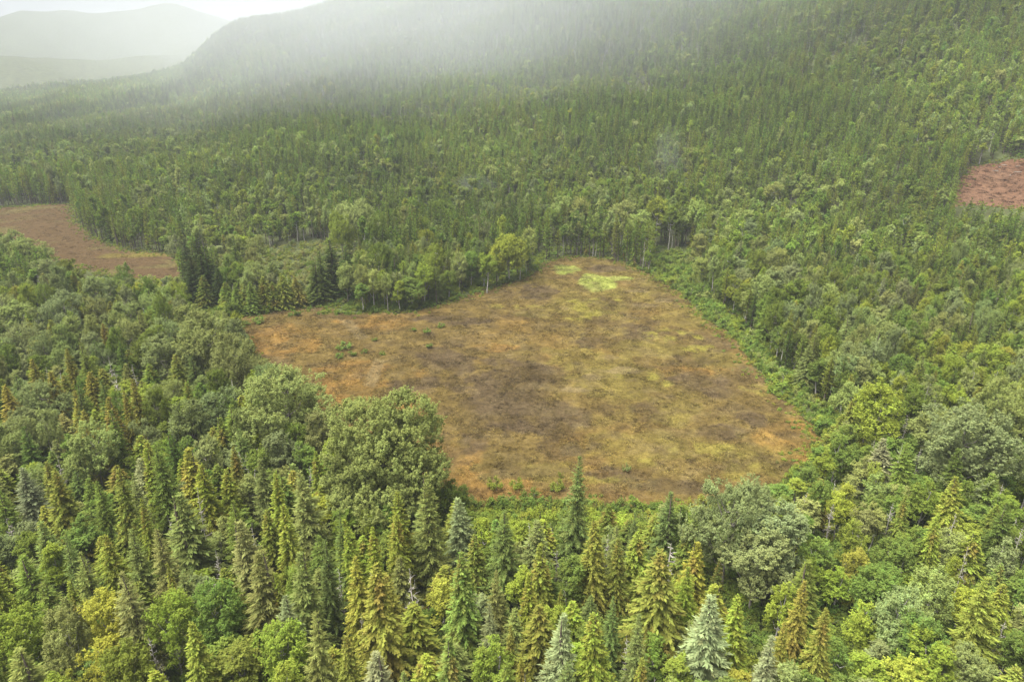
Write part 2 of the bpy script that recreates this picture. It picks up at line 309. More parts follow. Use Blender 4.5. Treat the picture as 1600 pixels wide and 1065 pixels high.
# ------------------------------------------------------------------ tree shapes
def unit(v): return v / np.maximum(np.linalg.norm(v, axis=-1, keepdims=True), 1e-9)
class Leaves:
    def __init__(s): s.v = []; s.c = []
    def add(s, base, d, side, length, width, var, fat=0.45):
        """diamond blades: base (n,3), unit direction d, unit side, length, width, var (n,3)"""
        L = np.asarray(length)[:, None]; Wd = np.asarray(width)[:, None] * 0.5; mid = base + d * L * fat
        q = np.stack([base, mid + side * Wd, base + d * L, mid - side * Wd], 1); s.v.append(q); s.c.append(np.repeat(var[:, None, :], 4, 1))
    def mesh(s, name, mat):
        V = np.concatenate(s.v).reshape(-1, 3); C = np.concatenate(s.c).reshape(-1, 3); f = np.arange(len(V)).reshape(-1, 4)
        return mesh_from(name, V, f, [mat], False, {'var': ('FLOAT_VECTOR', C)})
class Wood:
    def __init__(s): s.v = []; s.f = []; s.n = 0
    def tube(s, pts, rad, k=6):
        pts = np.asarray(pts, float); n = len(pts); tang = unit(np.gradient(pts, axis=0)); ref = np.array((0.31, 0.95, 0.05))
        a = unit(np.cross(tang, ref)); b_ = np.cross(tang, a); th = np.arange(k) / k * 2 * math.pi
        ring = pts[:, None] + (np.cos(th)[None, :, None] * a[:, None] + np.sin(th)[None, :, None] * b_[:, None]) * np.asarray(rad)[:, None, None]
        i = np.arange(n * k).reshape(n, k) + s.n; j = np.roll(i, -1, 1)
        s.f.append(np.stack([i[:-1], j[:-1], j[1:], i[1:]], -1).reshape(-1, 4)); s.v.append(ring.reshape(-1, 3)); s.n += n * k
    def mesh(s, name, mat): return mesh_from(name, np.concatenate(s.v), np.concatenate(s.f), [mat], True)
def trunk_line(g, h, n=8, lean=0.02):
    z = np.linspace(-0.6, h, n); w = np.cumsum(g.normal(0, lean * h / n, (n, 2)), 0); w -= w[0]
    return np.c_[w, z]
def conifer(seed, h, Rr, style, coarse=1.0):
    """a spired tree: whorls of branches that carry flat sprays. style: spruce, cedar or pine"""
    g = np.random.default_rng(seed); L = Leaves(); Wd = Wood()
    tl = trunk_line(g, h * 0.985); Wd.tube(tl, np.interp(tl[:, 2], [-0.6, h], [0.012 * h + 0.06, 0.02]), 6)
    z0 = h * {'spruce': 0.07, 'cedar': 0.05, 'pine': g.uniform(0.22, 0.38)}[style]
    gap = {'spruce': 0.62, 'cedar': 0.56, 'pine': 0.56}[style] * coarse
    z = z0; phase = g.uniform(0, 6); w1, w2 = g.uniform(0, 6, 2); wk = (0.4, 1.3, 0.8)[seed % 3]
    lopside = g.uniform(0, 6.28); lopamp = g.uniform(0.05, 0.22)
    while z < h - 0.25:
        t = (z - z0) / (h - z0)
        prof = {'spruce': (1 - t) ** 1.0, 'cedar': (1 - t) ** 0.95 * (0.85 + 0.15 * min(1, t * 5)), 'pine': min(1, (1 - t) * 1.9) ** 0.9 * (0.62 + 0.38 * min(1, t * 3))}[style]
        nb = {'spruce': 6, 'cedar': 7, 'pine': 5}[style]
        if t > 0.8: nb = max(4, nb - 1)
        phase += 0.9
        for k in range(nb):
            az = phase + k * 2 * math.pi / nb + g.normal(0, 0.22)
            Lb = (Rr * prof * g.uniform(0.68, 1.15) + 0.07) * (1 + lopamp * math.cos(az - lopside))
            if g.random() < 0.06: Lb *= 0.45
            out_ = np.array((math.cos(az), math.sin(az), 0.0)); sd_ = np.array((-math.sin(az), math.cos(az), 0.0))
            zz = z + g.uniform(-0.5, 0.5) * gap
            if style == 'spruce': a0 = np.interp(t, [0, 0.5, 0.85, 1], [-0.35, -0.08, 0.35, 0.9]); curve = np.interp(t, [0, 0.6, 1], [0.02, 0.0, 0.2])
            elif style == 'cedar': a0 = np.interp(t, [0, 0.5, 0.9, 1], [-0.30, -0.05, 0.45, 1.0]); curve = np.interp(t, [0, 0.7, 1], [-0.30, -0.32, -0.1])
            else: a0 = np.interp(t, [0, 0.5, 0.85, 1], [-0.05, 0.25, 0.6, 1.1]); curve = 0.12
            a0 += g.normal(0, 0.10)
            m = max(3, int(Lb / (0.20 * coarse)) + 2)
            s_ = (np.arange(m) + g.random(m) * 0.8) / m; s_ = np.clip(s_ * 0.93 + 0.05, 0, 1)
            px = out_[None] * (s_ * Lb)[:, None]; px[:, 2] += zz + a0 * s_ * Lb + curve * Lb * s_ * s_
            bv = g.random(); warm = 0.0
            if style == 'cedar': warm = max(0.0, g.normal(0.04, 0.16)) if g.random() < 0.75 else g.uniform(0.1, 0.6)
            if style == 'cedar': warm = warm * 0.5 + 0.30 * wk * max(0.0, math.sin(az * 2 + w1) + math.sin(z * 0.55 + w2) - 0.35)
            elif style == 'spruce': warm = max(0.0, g.normal(-0.05, 0.08))
            else: warm = max(0.0, g.normal(-0.02, 0.10))
            dirb = out_ + np.array((0, 0, a0)); dirb = dirb / np.linalg.norm(dirb)
            for sgn in (-1, 1, 0):
                q = px + g.normal(0, 0.05 * coarse, px.shape); n = len(q)
                if sgn:
                    drop = {'spruce': 0.30, 'cedar': 0.62, 'pine': -0.35}[style]
                    d = dirb[None] * g.uniform(0.5, 0.9, (n, 1)) + sd_[None] * sgn * g.uniform(0.5, 0.95, (n, 1)) + np.array((0, 0, -1.0))[None] * (drop + g.normal(0, 0.22, (n, 1)))
                    ln = (0.26 + 0.34 * Lb * (1 - s_) * {'spruce': 0.75, 'cedar': 0.7, 'pine': 0.5}[style]) * g.uniform(0.7, 1.25, n)
                else:
                    d = dirb[None] + g.normal(0, 0.28, (n, 3)) + np.array((0, 0, {'spruce': -0.15, 'cedar': -0.35, 'pine': 0.7}[style]))[None]
                    ln = g.uniform(0.35, 0.6, n)
                d = unit(d); ln = np.clip(ln, 0.22, 1.0) * (0.55 + 0.45 * coarse) * min(1.0, 0.45 + 0.75 * Lb)
                wd = ln * {'spruce': 0.30, 'cedar': 0.46, 'pine': 0.42}[style] * g.uniform(0.8, 1.2, n)
                sidev = unit(np.cross(d, unit(np.array((0, 0, 1.0))[None] + g.normal(0, 0.55, (n, 3)))))
                var = np.c_[np.clip(0.55 * bv + 0.45 * g.random(n), 0, 1), np.clip(warm + g.normal(0, 0.04, n), 0, 0.8), np.clip(0.5 * bv + g.random(n) * 0.5, 0, 1)]
                L.add(q, d, sidev, ln, wd, var)
        z += gap * g.uniform(0.8, 1.2) * np.interp(t, [0, 0.8, 1], [1.15, 0.85, 0.55])
    n = 8; top = np.repeat(tl[-1][None], n, 0) - np.c_[np.zeros((n, 2)), g.random(n) * 0.5]
    d = unit(np.c_[g.normal(0, 0.35, (n, 2)), np.ones(n)]); L.add(top, d, unit(np.cross(d, g.normal(0, 1, (n, 3)))), g.uniform(0.35, 0.7, n), g.uniform(0.1, 0.18, n), np.c_[g.random(n), np.zeros(n), g.random(n)])
    return L, Wd
def broadleaf(seed, h, Rr, lobes, shoots, leaf, base=0.3, narrow=False, per=18, rise=0.75, yellow=0.05, coarse=1.0):
    """a round crown: limbs that end in lobes, lobes covered with upright leafy shoots"""
    g = np.random.default_rng(seed); L = Leaves(); Wd = Wood()
    tl = trunk_line(g, h * 0.82, 8, 0.06); Wd.tube(tl, np.interp(tl[:, 2], [-0.6, h * 0.82], [0.011 * h + 0.05, 0.04]), 6)
    zb = h * base; C = []; RL = []
    for i in range(lobes):
        f = (i + 0.5) / lobes
        if narrow:
            zc = zb + (h - zb) * (0.14 + 0.74 * f); env = math.sin(math.pi * min(1, 0.20 + 0.66 * f)) ** 0.8
            a = i * 2.4 + g.uniform(-0.5, 0.5); rr = Rr * env * g.uniform(0.2, 0.7); rl = Rr * env * g.uniform(0.32, 0.62)
        else:
            a = i * 2.4 + g.uniform(-0.4, 0.4); el = math.asin(min(0.98, -0.25 + 1.2 * f)); rr = Rr * math.cos(el) * g.uniform(0.38, 0.82)
            zc = zb + (h - zb) * (0.36 + 0.44 * math.sin(el)) + g.normal(0, 0.055 * h); rl = Rr * g.uniform(0.22, 0.46)
        c0 = np.array((math.cos(a) * rr, math.sin(a) * rr, zc)); C.append(c0); RL.append(rl)
        k = int(np.clip(np.searchsorted(tl[:, 2], zc - 0.45 * rr - 0.14 * h), 1, len(tl) - 1)); s0 = tl[k]; mid = s0 * 0.5 + c0 * 0.5 + np.array((0, 0, -0.06 * h))
        Wd.tube(np.array([s0, mid * 0.9 + s0 * 0.1, mid * 0.4 + c0 * 0.6, c0]), [0.006 * h, 0.0045 * h, 0.003 * h, 0.02], 5)
    C = np.array(C); RL = np.array(RL); wts = RL ** 2; wts = wts / wts.sum(); cnt = 0
    zmax = (C[:, 2] + RL).max(); kz = (h - 0.35) / zmax
    lob_v = g.random(lobes); CL = []
    for k in range(max(10, shoots // 7)):
        i = g.choice(lobes, p=wts); dv = g.normal(0, 1, 3); dv[2] = dv[2] * 0.9 + 0.3; CL.append((i, dv / np.linalg.norm(dv), g.uniform(0.82, 1.18), g.random()))
    while cnt < shoots:
        i, cd, cr, cv = CL[g.integers(len(CL))]; dv = cd + g.normal(0, min(0.34, 0.75 / RL[i]), 3); dv = dv / np.linalg.norm(dv)
        inner = g.random() < 0.16; rad = RL[i] * (g.uniform(0.35, 0.75) if inner else g.uniform(0.84, 1.06) * cr); p = C[i] + dv * rad * np.array((1, 1, 0.92))
        dist = np.linalg.norm(C - p, axis=1) / RL; dist[i] = 9
        if not inner and dist.min() < 0.72: continue
        cnt += 1
        p = p * np.array((1, 1, kz)); ax = dv * 0.55 + np.array((0, 0, rise)) + g.normal(0, 0.22, 3); ax = ax / np.linalg.norm(ax)
        SL = g.uniform(0.8, 1.6) * (0.5 + 0.5 * coarse); n = per; s_ = g.random(n) ** 0.8
        off = unit(g.normal(0, 1, (n, 3))); q = p[None] + ax[None] * ((s_ - 0.35) * SL)[:, None] + off * (0.34 * (1.05 - s_) * g.random(n) * coarse)[:, None]
        nrm = unit(np.array((0, 0, 0.9))[None] + dv[None] * 0.6 + g.normal(0, 0.55, (n, 3))); d = ax[None] * 0.5 + off; d = unit(d - nrm * (d * nrm).sum(1, keepdims=True)); ln = leaf * g.uniform(0.7, 1.3, n)
        sidev = np.cross(d, nrm)
        bv = 0.3 * g.random() + 0.3 * lob_v[i] + 0.4 * cv; wy = max(0, g.normal(yellow, 0.10))
        L.add(q, d, sidev, ln, ln * g.uniform(0.6, 0.85, n), np.c_[np.clip(0.6 * bv + 0.4 * g.random(n), 0, 1), np.clip(wy + g.normal(0, 0.05, n), 0, 0.9), np.clip(0.5 * bv + 0.5 * g.random(n), 0, 1)])
    return L, Wd
def snag(seed, h):
    g = np.random.default_rng(seed); Wd = Wood(); Bw = Wood(); tl = trunk_line(g, h, 9, 0.05); Wd.tube(tl, np.interp(tl[:, 2], [-0.6, h], [0.012 * h + 0.04, 0.035]), 6)
    for i in range(int(h * 2.2)):
        zf = g.uniform(0.3, 0.98); k = zf * h; c0 = np.array([np.interp(k, tl[:, 2], tl[:, j]) for j in range(3)]); a = g.uniform(0, 6.28); Lb = (1.05 - zf) * h * 0.16 + 0.4; Lb *= g.uniform(0.5, 1.2)
        d = np.array((math.cos(a), math.sin(a), g.uniform(-0.25, 0.6))); e1 = c0 + d * Lb; Bw.tube([c0, c0 + d * Lb * 0.5 + np.array((0, 0, 0.05)), e1 + np.array((0, 0, g.uniform(-0.3, 0.3) * Lb))], [0.05, 0.035, 0.012], 4)
        if Lb > 0.9:
            for q in range(2): Bw.tube([c0 + d * Lb * (0.4 + 0.25 * q), c0 + d * Lb * (0.6 + 0.25 * q) + g.normal(0, 0.3, 3)], [0.025, 0.01], 3)
    return Bw, Wd
KIND = {}
BIGV = {}
def reg(kind, crown, trunk, h, r): KIND.setdefault(kind, []).append((crown, trunk, h, r))
for i in range(6):
    hh, rr = 22 + (i % 3) * 2, [2.5, 3.0, 2.2, 2.8, 3.3, 2.0][i]; a, b_ = conifer(100 + i, hh, rr, 'spruce', 0.82); reg('spruce_tree', a.mesh('spruce_crown', M_NEEDLE), b_.mesh('spruce_trunk', M_BARK), hh, rr)
for i in range(6):
    hh, rr = 19 + (i % 3) * 2, [3.0, 2.6, 3.4, 2.8, 3.2, 2.4][i]; a, b_ = conifer(200 + i, hh, rr, 'cedar', 0.74); reg('cedar_tree', a.mesh('cedar_crown', M_NEEDLE), b_.mesh('cedar_trunk', M_BARK), hh, rr)
for i in range(5):
    hh, rr = 18 + (i % 2) * 2, [1.7, 1.9, 1.5, 2.0, 1.8][i]; a, b_ = conifer(300 + i, hh, rr, 'pine'); reg('pine_tree', a.mesh('pine_crown', M_NEEDLE), b_.mesh('pine_trunk', M_BARK), hh, rr)
for i in range(5):
    hh, rr = 22, [5.2, 6.0, 5.6, 4.8, 6.4][i]; a, b_ = broadleaf(400 + i, hh, rr, 12 + i, 950, 0.30, 0.22, False, 22, 0.8, 0.04); reg('cottonwood_tree', a.mesh('cottonwood_crown', M_LEAF), b_.mesh('cottonwood_trunk', M_GREYBARK), hh, rr)
for i in range(6):
    hh, rr = 16, [2.3, 2.7, 2.5, 3.0, 2.2, 2.8][i]; a, b_ = broadleaf(500 + i, hh, rr, 9, 440, 0.26, [0.34, 0.28, 0.42, 0.3, 0.36, 0.2][i], True, 19, 0.55, 0.05); reg('birch_tree', a.mesh('birch_crown', M_LEAF), b_.mesh('birch_trunk', M_BIRCH), hh, rr)
for i in range(4):
    hh, rr = 4.0, [2.2, 2.5, 2.0, 2.7][i]; a, b_ = broadleaf(600 + i, hh, rr, 7, 120, 0.27, 0.05, False, 14, 0.5, 0.05); reg('willow_shrub', a.mesh('shrub_crown', M_LEAF), b_.mesh('shrub_stems', M_GREYBARK), hh, rr)
for i in range(5):
    hh = 15; a, b_ = snag(700 + i, hh); reg('dead_tree', a.mesh('dead_branches', M_DEAD), b_.mesh('dead_trunk', M_DEAD), hh, 2.0)
for i in range(3):
    a, b_ = broadleaf(460 + i, 25, 9.5, 17 + i, 2000, 0.31, 0.16, False, 22, 0.8, 0.04); BIGV.setdefault('cottonwood_tree', []).append((a.mesh('cottonwood_crown', M_LEAF), b_.mesh('cottonwood_trunk', M_GREYBARK), 25, 9.5))
for i in range(3):
    a, b_ = broadleaf(560 + i, 19, 4.6, 15, 950, 0.30, 0.2, True, 17, 0.6, 0.05); BIGV.setdefault('birch_tree', []).append((a.mesh('birch_crown', M_LEAF), b_.mesh('birch_trunk', M_BIRCH), 19, 4.6))
for i in range(4):
    a, b_ = broadleaf(570 + i, 24, 5.0, 11, 620, 0.34, 0.42, i % 2 == 0, 17, 0.6, 0.05); BIGV.setdefault('aspen', []).append((a.mesh('birch_crown', M_LEAF), b_.mesh('birch_trunk', M_BIRCH), 24, 5.0))
big_a, big_b = broadleaf(450, 32, 14.5, 30, 7600, 0.32, 0.12, False, 25, 0.8, 0.05); BIG = (big_a.mesh('cottonwood_crown', M_LEAF), big_b.mesh('cottonwood_trunk', M_GREYBARK), 32, 15.2)
# ------------------------------------------------------------------ colours by name
TINT = {
 'grey-green': (0.141,0.165,0.046), 'blue-green': (0.097,0.127,0.035), 'dark green': (0.072,0.103,0.023), 'pale grey-green': (0.172,0.188,0.088),
 'yellow-green': (0.182,0.221,0.033), 'olive': (0.151,0.170,0.031), 'orange-tinged': (0.169,0.174,0.032), 'fresh green': (0.114,0.168,0.035), 'tan-brown': (0.174,0.175,0.058),
 'mid green': (0.122,0.163,0.030), 'pale green': (0.192,0.222,0.070), 'silvery green': (0.160,0.190,0.076), 'bright yellow': (0.255,0.268,0.040), 'golden': (0.196,0.205,0.034), 'deep green': (0.039,0.057,0.016), 'light green': (0.212,0.242,0.070), 'rust-gold': (0.200,0.183,0.036), 'grey': (0.364,0.315,0.194)}
TREES = []   # dict(kind, x, y, h, r, colour, hero)
def width_of(x, y, zt, wpx): return wpx * proj(x, y, zt)[2] / F
def hero(kind, px, top, h, wpx, colour, note=None, mesh=None):
    x, y = at(px, top, h); z = float(height(x, y)); TREES.append(dict(kind=kind, x=x, y=y, h=h, r=float(width_of(x, y, z + h * 0.6, wpx)) / 2, colour=colour, note=note, mesh=mesh, hero=True))
SPR, CED, COT, BIR, PIN, WIL, DEAD = 'spruce_tree', 'cedar_tree', 'cottonwood_tree', 'birch_tree', 'pine_tree', 'willow_shrub', 'dead_tree'
HEROES = [
 (COT,595,612,33,222,'pale green','huge round cottonwood bulging over the near corner of the bog','BIG'),
 (SPR,901,710,28,54,'blue-green','tall slim spruce standing alone against the brown bog'),
 (COT,435,566,27,150,'pale green','broad domed cottonwood behind the huge round one at the bog corner'),
 (COT,320,488,26,115,'pale green','wide yellow-topped cottonwood overhanging the far corner of the bog'),
 (COT,360,520,24,85,'pale green'),(COT,245,525,20,70,'silvery green'),(COT,330,610,18,75,'silvery green'),(COT,290,625,19,60,'silvery green'),
 (COT,1151,740,26,135,'silvery green','bushy grey-green cottonwood touching the bog shore beside the tall slim spruce'),
 (COT,1222,776,23,110,'silvery green'),(COT,1192,822,20,105,'silvery green','leaning pale cottonwood with bare white stem before the bushy shore cottonwoods'),
 (COT,135,660,20,80,'pale green','pale cottonwood with a long bare trunk among dark spruces'),(COT,57,728,14,62,'pale green'),(COT,60,592,19,85,'silvery green'),(COT,120,700,14,60,'pale green'),
 (COT,90,455,22,75,'silvery green'),(COT,30,500,20,70,'silvery green'),(COT,20,465,20,60,'pale green'),(COT,190,470,18,55,'pale green'),(COT,240,450,18,60,'pale green'),(COT,290,475,20,50,'pale green'),
 (COT,1371,478,14,56,'pale green','round pale yellow cottonwood standing out from the dark wood behind the bog'),
 (COT,1307,456,20,52,'mid green'),(COT,1478,486,21,52,'pale green'),(COT,1248,436,21,58,'mid green'),(COT,1212,422,20,50,'silvery green'),(COT,1150,400,18,50,'silvery green'),
 (COT,1530,628,26,170,'silvery green','spreading grey-green cottonwood hugging the edge of the picture beyond the bog'),(COT,1590,590,23,90,'pale green'),
 (BIR,1381,598,24,78,'yellow-green','tall pyramid-shaped yellow-green birch by the inner bend of the bog shore'),(BIR,1330,552,18,48,'silvery green'),(BIR,1381,560,15,38,'yellow-green'),(BIR,1415,549,17,42,'fresh green'),(BIR,1500,553,18,40,'yellow-green'),
 (COT,1400,620,16,60,'mid green'),(COT,1470,640,18,70,'pale green'),(BIR,1440,600,18,40,'mid green'),(BIR,1560,540,18,60,'yellow-green'),
 (CED,85,733,23,60,'olive'),(CED,182,732,24,46,'olive'),(CED,215,778,22,34,'yellow-green'),(SPR,240,690,24,55,'mid green'),(SPR,281,769,24,78,'grey-green'),(CED,226,700,22,34,'yellow-green'),
 (CED,290,700,24,58,'golden'),(CED,310,725,22,55,'yellow-green'),(CED,365,695,20,40,'orange-tinged'),(SPR,405,715,20,45,'blue-green'),(CED,428,737,22,42,'yellow-green'),(SPR,470,735,24,68,'grey-green'),(CED,443,786,22,46,'yellow-green'),
 (SPR,362,778,20,50,'mid green'),(SPR,379,813,22,68,'tan-brown'),(SPR,405,860,24,76,'grey-green'),(CED,431,893,20,38,'yellow-green'),(SPR,463,868,24,66,'grey-green'),(SPR,443,931,20,70,'pale grey-green'),(SPR,487,958,23,66,'grey-green'),
 (SPR,193,889,24,72,'tan-brown'),(BIR,165,922,19,80,'bright yellow'),(BIR,257,925,19,76,'yellow-green'),(CED,297,968,21,58,'golden'),(BIR,330,915,19,86,'fresh green'),(BIR,368,1003,16,68,'olive'),
 (BIR,436,980,18,88,'yellow-green'),(BIR,440,1037,16,66,'yellow-green'),(BIR,145,1000,17,60,'bright yellow'),(BIR,190,1010,17,82,'olive'),(BIR,91,948,19,76,'pale green'),(BIR,20,948,18,86,'yellow-green'),
 (SPR,30,1010,19,76,'grey-green'),(CED,108,908,18,40,'yellow-green'),(BIR,71,847,17,50,'yellow-green'),(SPR,100,838,20,46,'grey-green'),(SPR,125,860,20,52,'grey-green'),(SPR,64,813,20,56,'grey-green'),(CED,165,833,21,56,'yellow-green'),
 (SPR,203,826,22,48,'grey-green'),(SPR,247,823,23,60,'grey-green'),(SPR,530,800,24,46,'blue-green'),(SPR,507,840,24,52,'blue-green'),(CED,265,877,18,26,'yellow-green'),(BIR,105,1046,12,44,'golden'),
 (CED,130,640,20,40,'rust-gold'),(CED,165,620,21,36,'rust-gold'),(CED,205,590,22,34,'rust-gold'),(CED,75,580,20,40,'rust-gold'),(CED,50,560,19,34,'rust-gold'),(CED,115,610,20,34,'rust-gold'),(CED,105,545,20,30,'rust-gold'),(SPR,130,535,23,40,'mid green'),(SPR,122,600,22,36,'blue-green'),(SPR,172,640,22,38,'mid green'),
 (CED,195,610,21,30,'rust-gold'),(CED,10,600,20,40,'rust-gold'),(CED,160,505,18,28,'rust-gold'),
 (SPR,669,742,27,60,'grey-green','shaggy grey-green spruce tucked below the huge round cottonwood'),(CED,621,766,24,56,'yellow-green'),(COT,702,752,15,46,'dark green'),(CED,611,796,22,46,'yellow-green'),(CED,543,823,22,40,'yellow-green'),(CED,581,822,21,42,'yellow-green'),
 (CED,555,868,24,56,'golden'),(CED,587,882,26,88,'golden','broad golden cedar with a twin spire beside it'),(DEAD,641,889,16,36,'grey'),(CED,719,859,25,66,'fresh green','vivid green cedar with pointed top below the bog edge'),
 (SPR,788,796,23,66,'blue-green','dark bluish spruce with spreading skirt at the bog edge brush'),(CED,846,847,21,46,'yellow-green'),(CED,824,894,18,38,'yellow-green'),(BIR,898,867,17,46,'fresh green'),(CED,932,812,24,58,'orange-tinged','rusty orange-tinged cedar beside the tall slim spruce'),
 (CED,973,838,21,44,'olive'),(SPR,993,800,17,34,'blue-green'),(SPR,1048,768,20,44,'blue-green'),(SPR,1070,790,17,40,'dark green'),(CED,1033,860,25,104,'olive','broad olive cedar with tan branch tips, widest of the front cedars'),(SPR,773,893,20,52,'grey-green'),(SPR,767,942,18,46,'pale grey-green'),
 (SPR,878,957,21,60,'pale grey-green','ghostly pale grey spruce among green cedars'),(CED,935,958,22,72,'yellow-green'),(BIR,773,996,17,66,'yellow-green'),(CED,699,994,20,54,'fresh green'),(SPR,591,1018,18,72,'pale grey-green'),(CED,1003,1026,18,46,'yellow-green'),(CED,797,975,18,34,'orange-tinged'),
 (CED,817,1026,15,36,'golden'),(CED,540,989,20,54,'olive'),(CED,873,918,12,22,'yellow-green'),(SPR,960,930,18,40,'blue-green'),(SPR,1000,960,20,44,'grey-green'),
 (CED,1077,884,20,44,'yellow-green'),(CED,1124,874,17,36,'dark green'),(SPR,1117,928,23,84,'pale grey-green','pale drooping spruce with wide skirt below the shore cottonwoods'),(CED,1161,931,20,52,'yellow-green'),(SPR,1205,992,19,50,'pale grey-green'),(CED,1229,969,20,40,'golden'),
 (CED,1293,950,21,56,'golden'),(CED,1256,904,20,44,'orange-tinged'),(BIR,1418,921,17,84,'silvery green'),(BIR,1465,891,17,76,'pale green'),(BIR,1442,958,16,84,'fresh green'),(SPR,1543,901,21,70,'olive'),(COT,1465,1009,15,110,'yellow-green'),(COT,1516,1012,14,90,'pale green'),
 (BIR,1425,1026,14,66,'bright yellow'),(BIR,1337,813,15,42,'yellow-green'),(BIR,1327,752,14,36,'yellow-green'),(BIR,1398,840,14,68,'fresh green'),(BIR,1374,881,14,78,'fresh green'),(DEAD,1395,786,14,24,'grey'),(DEAD,1513,854,14,24,'grey'),(CED,1418,772,17,36,'olive'),(CED,1466,800,17,34,'yellow-green'),
 (DEAD,303,762,20,24,'grey'),(DEAD,125,944,15,24,'grey'),(DEAD,60,910,14,24,'grey'),(DEAD,335,855,14,20,'grey'),(DEAD,1050,850,17,50,'grey'),(DEAD,180,580,17,24,'grey'),(DEAD,168,555,17,20,'grey'),(DEAD,1385,395,15,14,'grey'),(DEAD,1240,890,13,20,'grey'),(DEAD,1600,820,14,20,'grey'),(DEAD,560,960,15,20,'grey'),
 # wooded points and the far shore
 (SPR,303,366,27,42,'deep green'),(SPR,288,374,25,36,'deep green'),(SPR,322,385,25,40,'deep green'),(SPR,312,398,22,38,'deep green'),(SPR,364,372,24,26,'blue-green'),(SPR,340,415,18,32,'deep green'),(SPR,296,400,22,34,'deep green'),(CED,315,430,15,30,'mid green'),(BIR,397,405,17,36,'pale green'),(BIR,424,408,15,20,'pale green'),(BIR,270,365,18,26,'silvery green'),
 (CED,440,430,14,34,'olive'),(CED,460,432,13,28,'orange-tinged'),(CED,380,430,14,30,'olive'),(CED,410,432,14,30,'olive'),(CED,425,440,12,26,'mid green'),(CED,350,440,13,30,'mid green'),
 (SPR,515,374,26,42,'deep green'),(SPR,498,392,22,36,'dark green'),(SPR,538,384,24,38,'dark green'),(SPR,490,410,18,30,'dark green'),(COT,555,308,32,78,'pale green'),(COT,530,330,27,44,'yellow-green'),(COT,585,330,28,46,'mid green'),(COT,632,320,25,36,'pale green'),(COT,690,310,23,52,'mid green'),(COT,748,335,24,44,'silvery green'),
 (COT,590,375,24,58,'mid green'),(BIR,562,412,19,28,'light green'),(BIR,580,420,18,24,'light green'),(BIR,602,425,17,18,'light green'),(BIR,574,398,20,22,'light green'),(BIR,640,432,14,42,'fresh green'),(BIR,622,440,13,24,'yellow-green'),(BIR,660,410,19,36,'yellow-green'),(BIR,680,380,24,34,'yellow-green'),(SPR,640,380,24,26,'blue-green'),(SPR,615,400,19,26,'dark green'),
 (BIR,716,392,19,32,'light green'),(BIR,735,390,18,30,'fresh green'),(BIR,755,400,15,36,'mid green'),(BIR,700,420,14,30,'mid green'),(BIR,795,364,24,44,'bright yellow','bright yellow birch at the wooded point, the yellowest tree on the far shore'),(BIR,778,378,20,34,'bright yellow'),(BIR,812,372,21,34,'yellow-green'),(BIR,828,354,22,28,'light green'),(BIR,760,395,19,24,'yellow-green'),
 (BIR,843,310,24,14,'light green'),(BIR,880,306,26,36,'light green'),(BIR,908,308,26,34,'light green'),(BIR,862,325,22,26,'mid green'),(BIR,975,312,27,40,'light green'),(BIR,1000,328,23,40,'light green'),(BIR,960,335,21,34,'mid green'),(BIR,1030,308,27,40,'yellow-green'),(BIR,1050,322,24,30,'mid green'),(BIR,1015,345,19,34,'mid green'),(BIR,1090,312,24,34,'light green'),(BIR,1120,330,22,32,'silvery green'),(BIR,1210,284,21,26,'light green'),
 (COT,1095,365,19,34,'light green'),(COT,1130,372,19,40,'yellow-green'),(BIR,1115,385,18,30,'light green'),(BIR,1160,385,19,34,'fresh green'),(COT,1190,375,19,40,'light green'),(BIR,1140,420,16,34,'mid green'),(BIR,1100,400,16,28,'light green'),(BIR,1170,440,16,34,'mid green'),(BIR,1200,460,17,36,'mid green'),(BIR,1235,470,17,36,'silvery green'),(BIR,1270,480,17,36,'mid green'),(BIR,1300,520,16,38,'mid green'),(BIR,1250,520,14,34,'dark green'),(BIR,1285,560,13,34,'dark green'),(BIR,1220,510,13,30,'fresh green'),
 (SPR,70,225,30,26,'deep green'),(SPR,20,242,28,24,'deep green'),(SPR,115,245,26,20,'deep green'),(SPR,85,240,27,22,'deep green'),
 (COT,40,370,20,70,'pale green'),(COT,10,360,20,50,'pale green'),(COT,105,405,21,44,'mid green'),(COT,65,405,19,44,'silvery green'),(BIR,190,410,20,32,'fresh green'),(COT,140,430,18,36,'mid green'),(COT,225,430,16,40,'pale green'),(BIR,270,440,13,30,'pale green'),
 # shrubs in the bog
 (WIL,775,746,3.6,26,'yellow-green','rounded yellow-green shrub in the bog, furthest from the slim spruce'),(WIL,806,746,3.8,24,'yellow-green','round shrub second in the bog row before the near edge'),(WIL,871,749,3.6,26,'yellow-green','round shrub in the bog touching the tall slim spruce'),(WIL,876,735,2.0,10,'olive','tiny shrub just behind the round shrub by the slim spruce'),(WIL,981,724,2.6,13,'pale green','single small grey-green shrub alone on the open near bog'),
 (WIL,540,533,3.2,24,'fresh green','largest dark shrub in the orange corner of the bog'),(WIL,548,548,2.2,16,'fresh green'),(WIL,530,550,2.0,16,'fresh green'),(WIL,570,545,1.8,12,'mid green'),(WIL,668,512,2.4,12,'fresh green'),(WIL,690,503,2.4,13,'fresh green'),(WIL,672,536,2.2,14,'fresh green'),(WIL,584,527,1.6,12,'mid green'),(WIL,645,512,1.6,10,'mid green'),(WIL,596,548,1.5,12,'mid green'),
 (WIL,404,492,3.2,22,'fresh green'),(WIL,385,500,2.4,16,'fresh green'),(WIL,465,485,2.6,14,'fresh green'),(WIL,1050,432,3.4,20,'mid green'),
]
for q in HEROES:
    kind, px, top, h, w, colour = q[:6]; hero(kind, px, top, h, w, colour, q[6] if len(q) > 6 else None, BIG if len(q) > 7 else None)
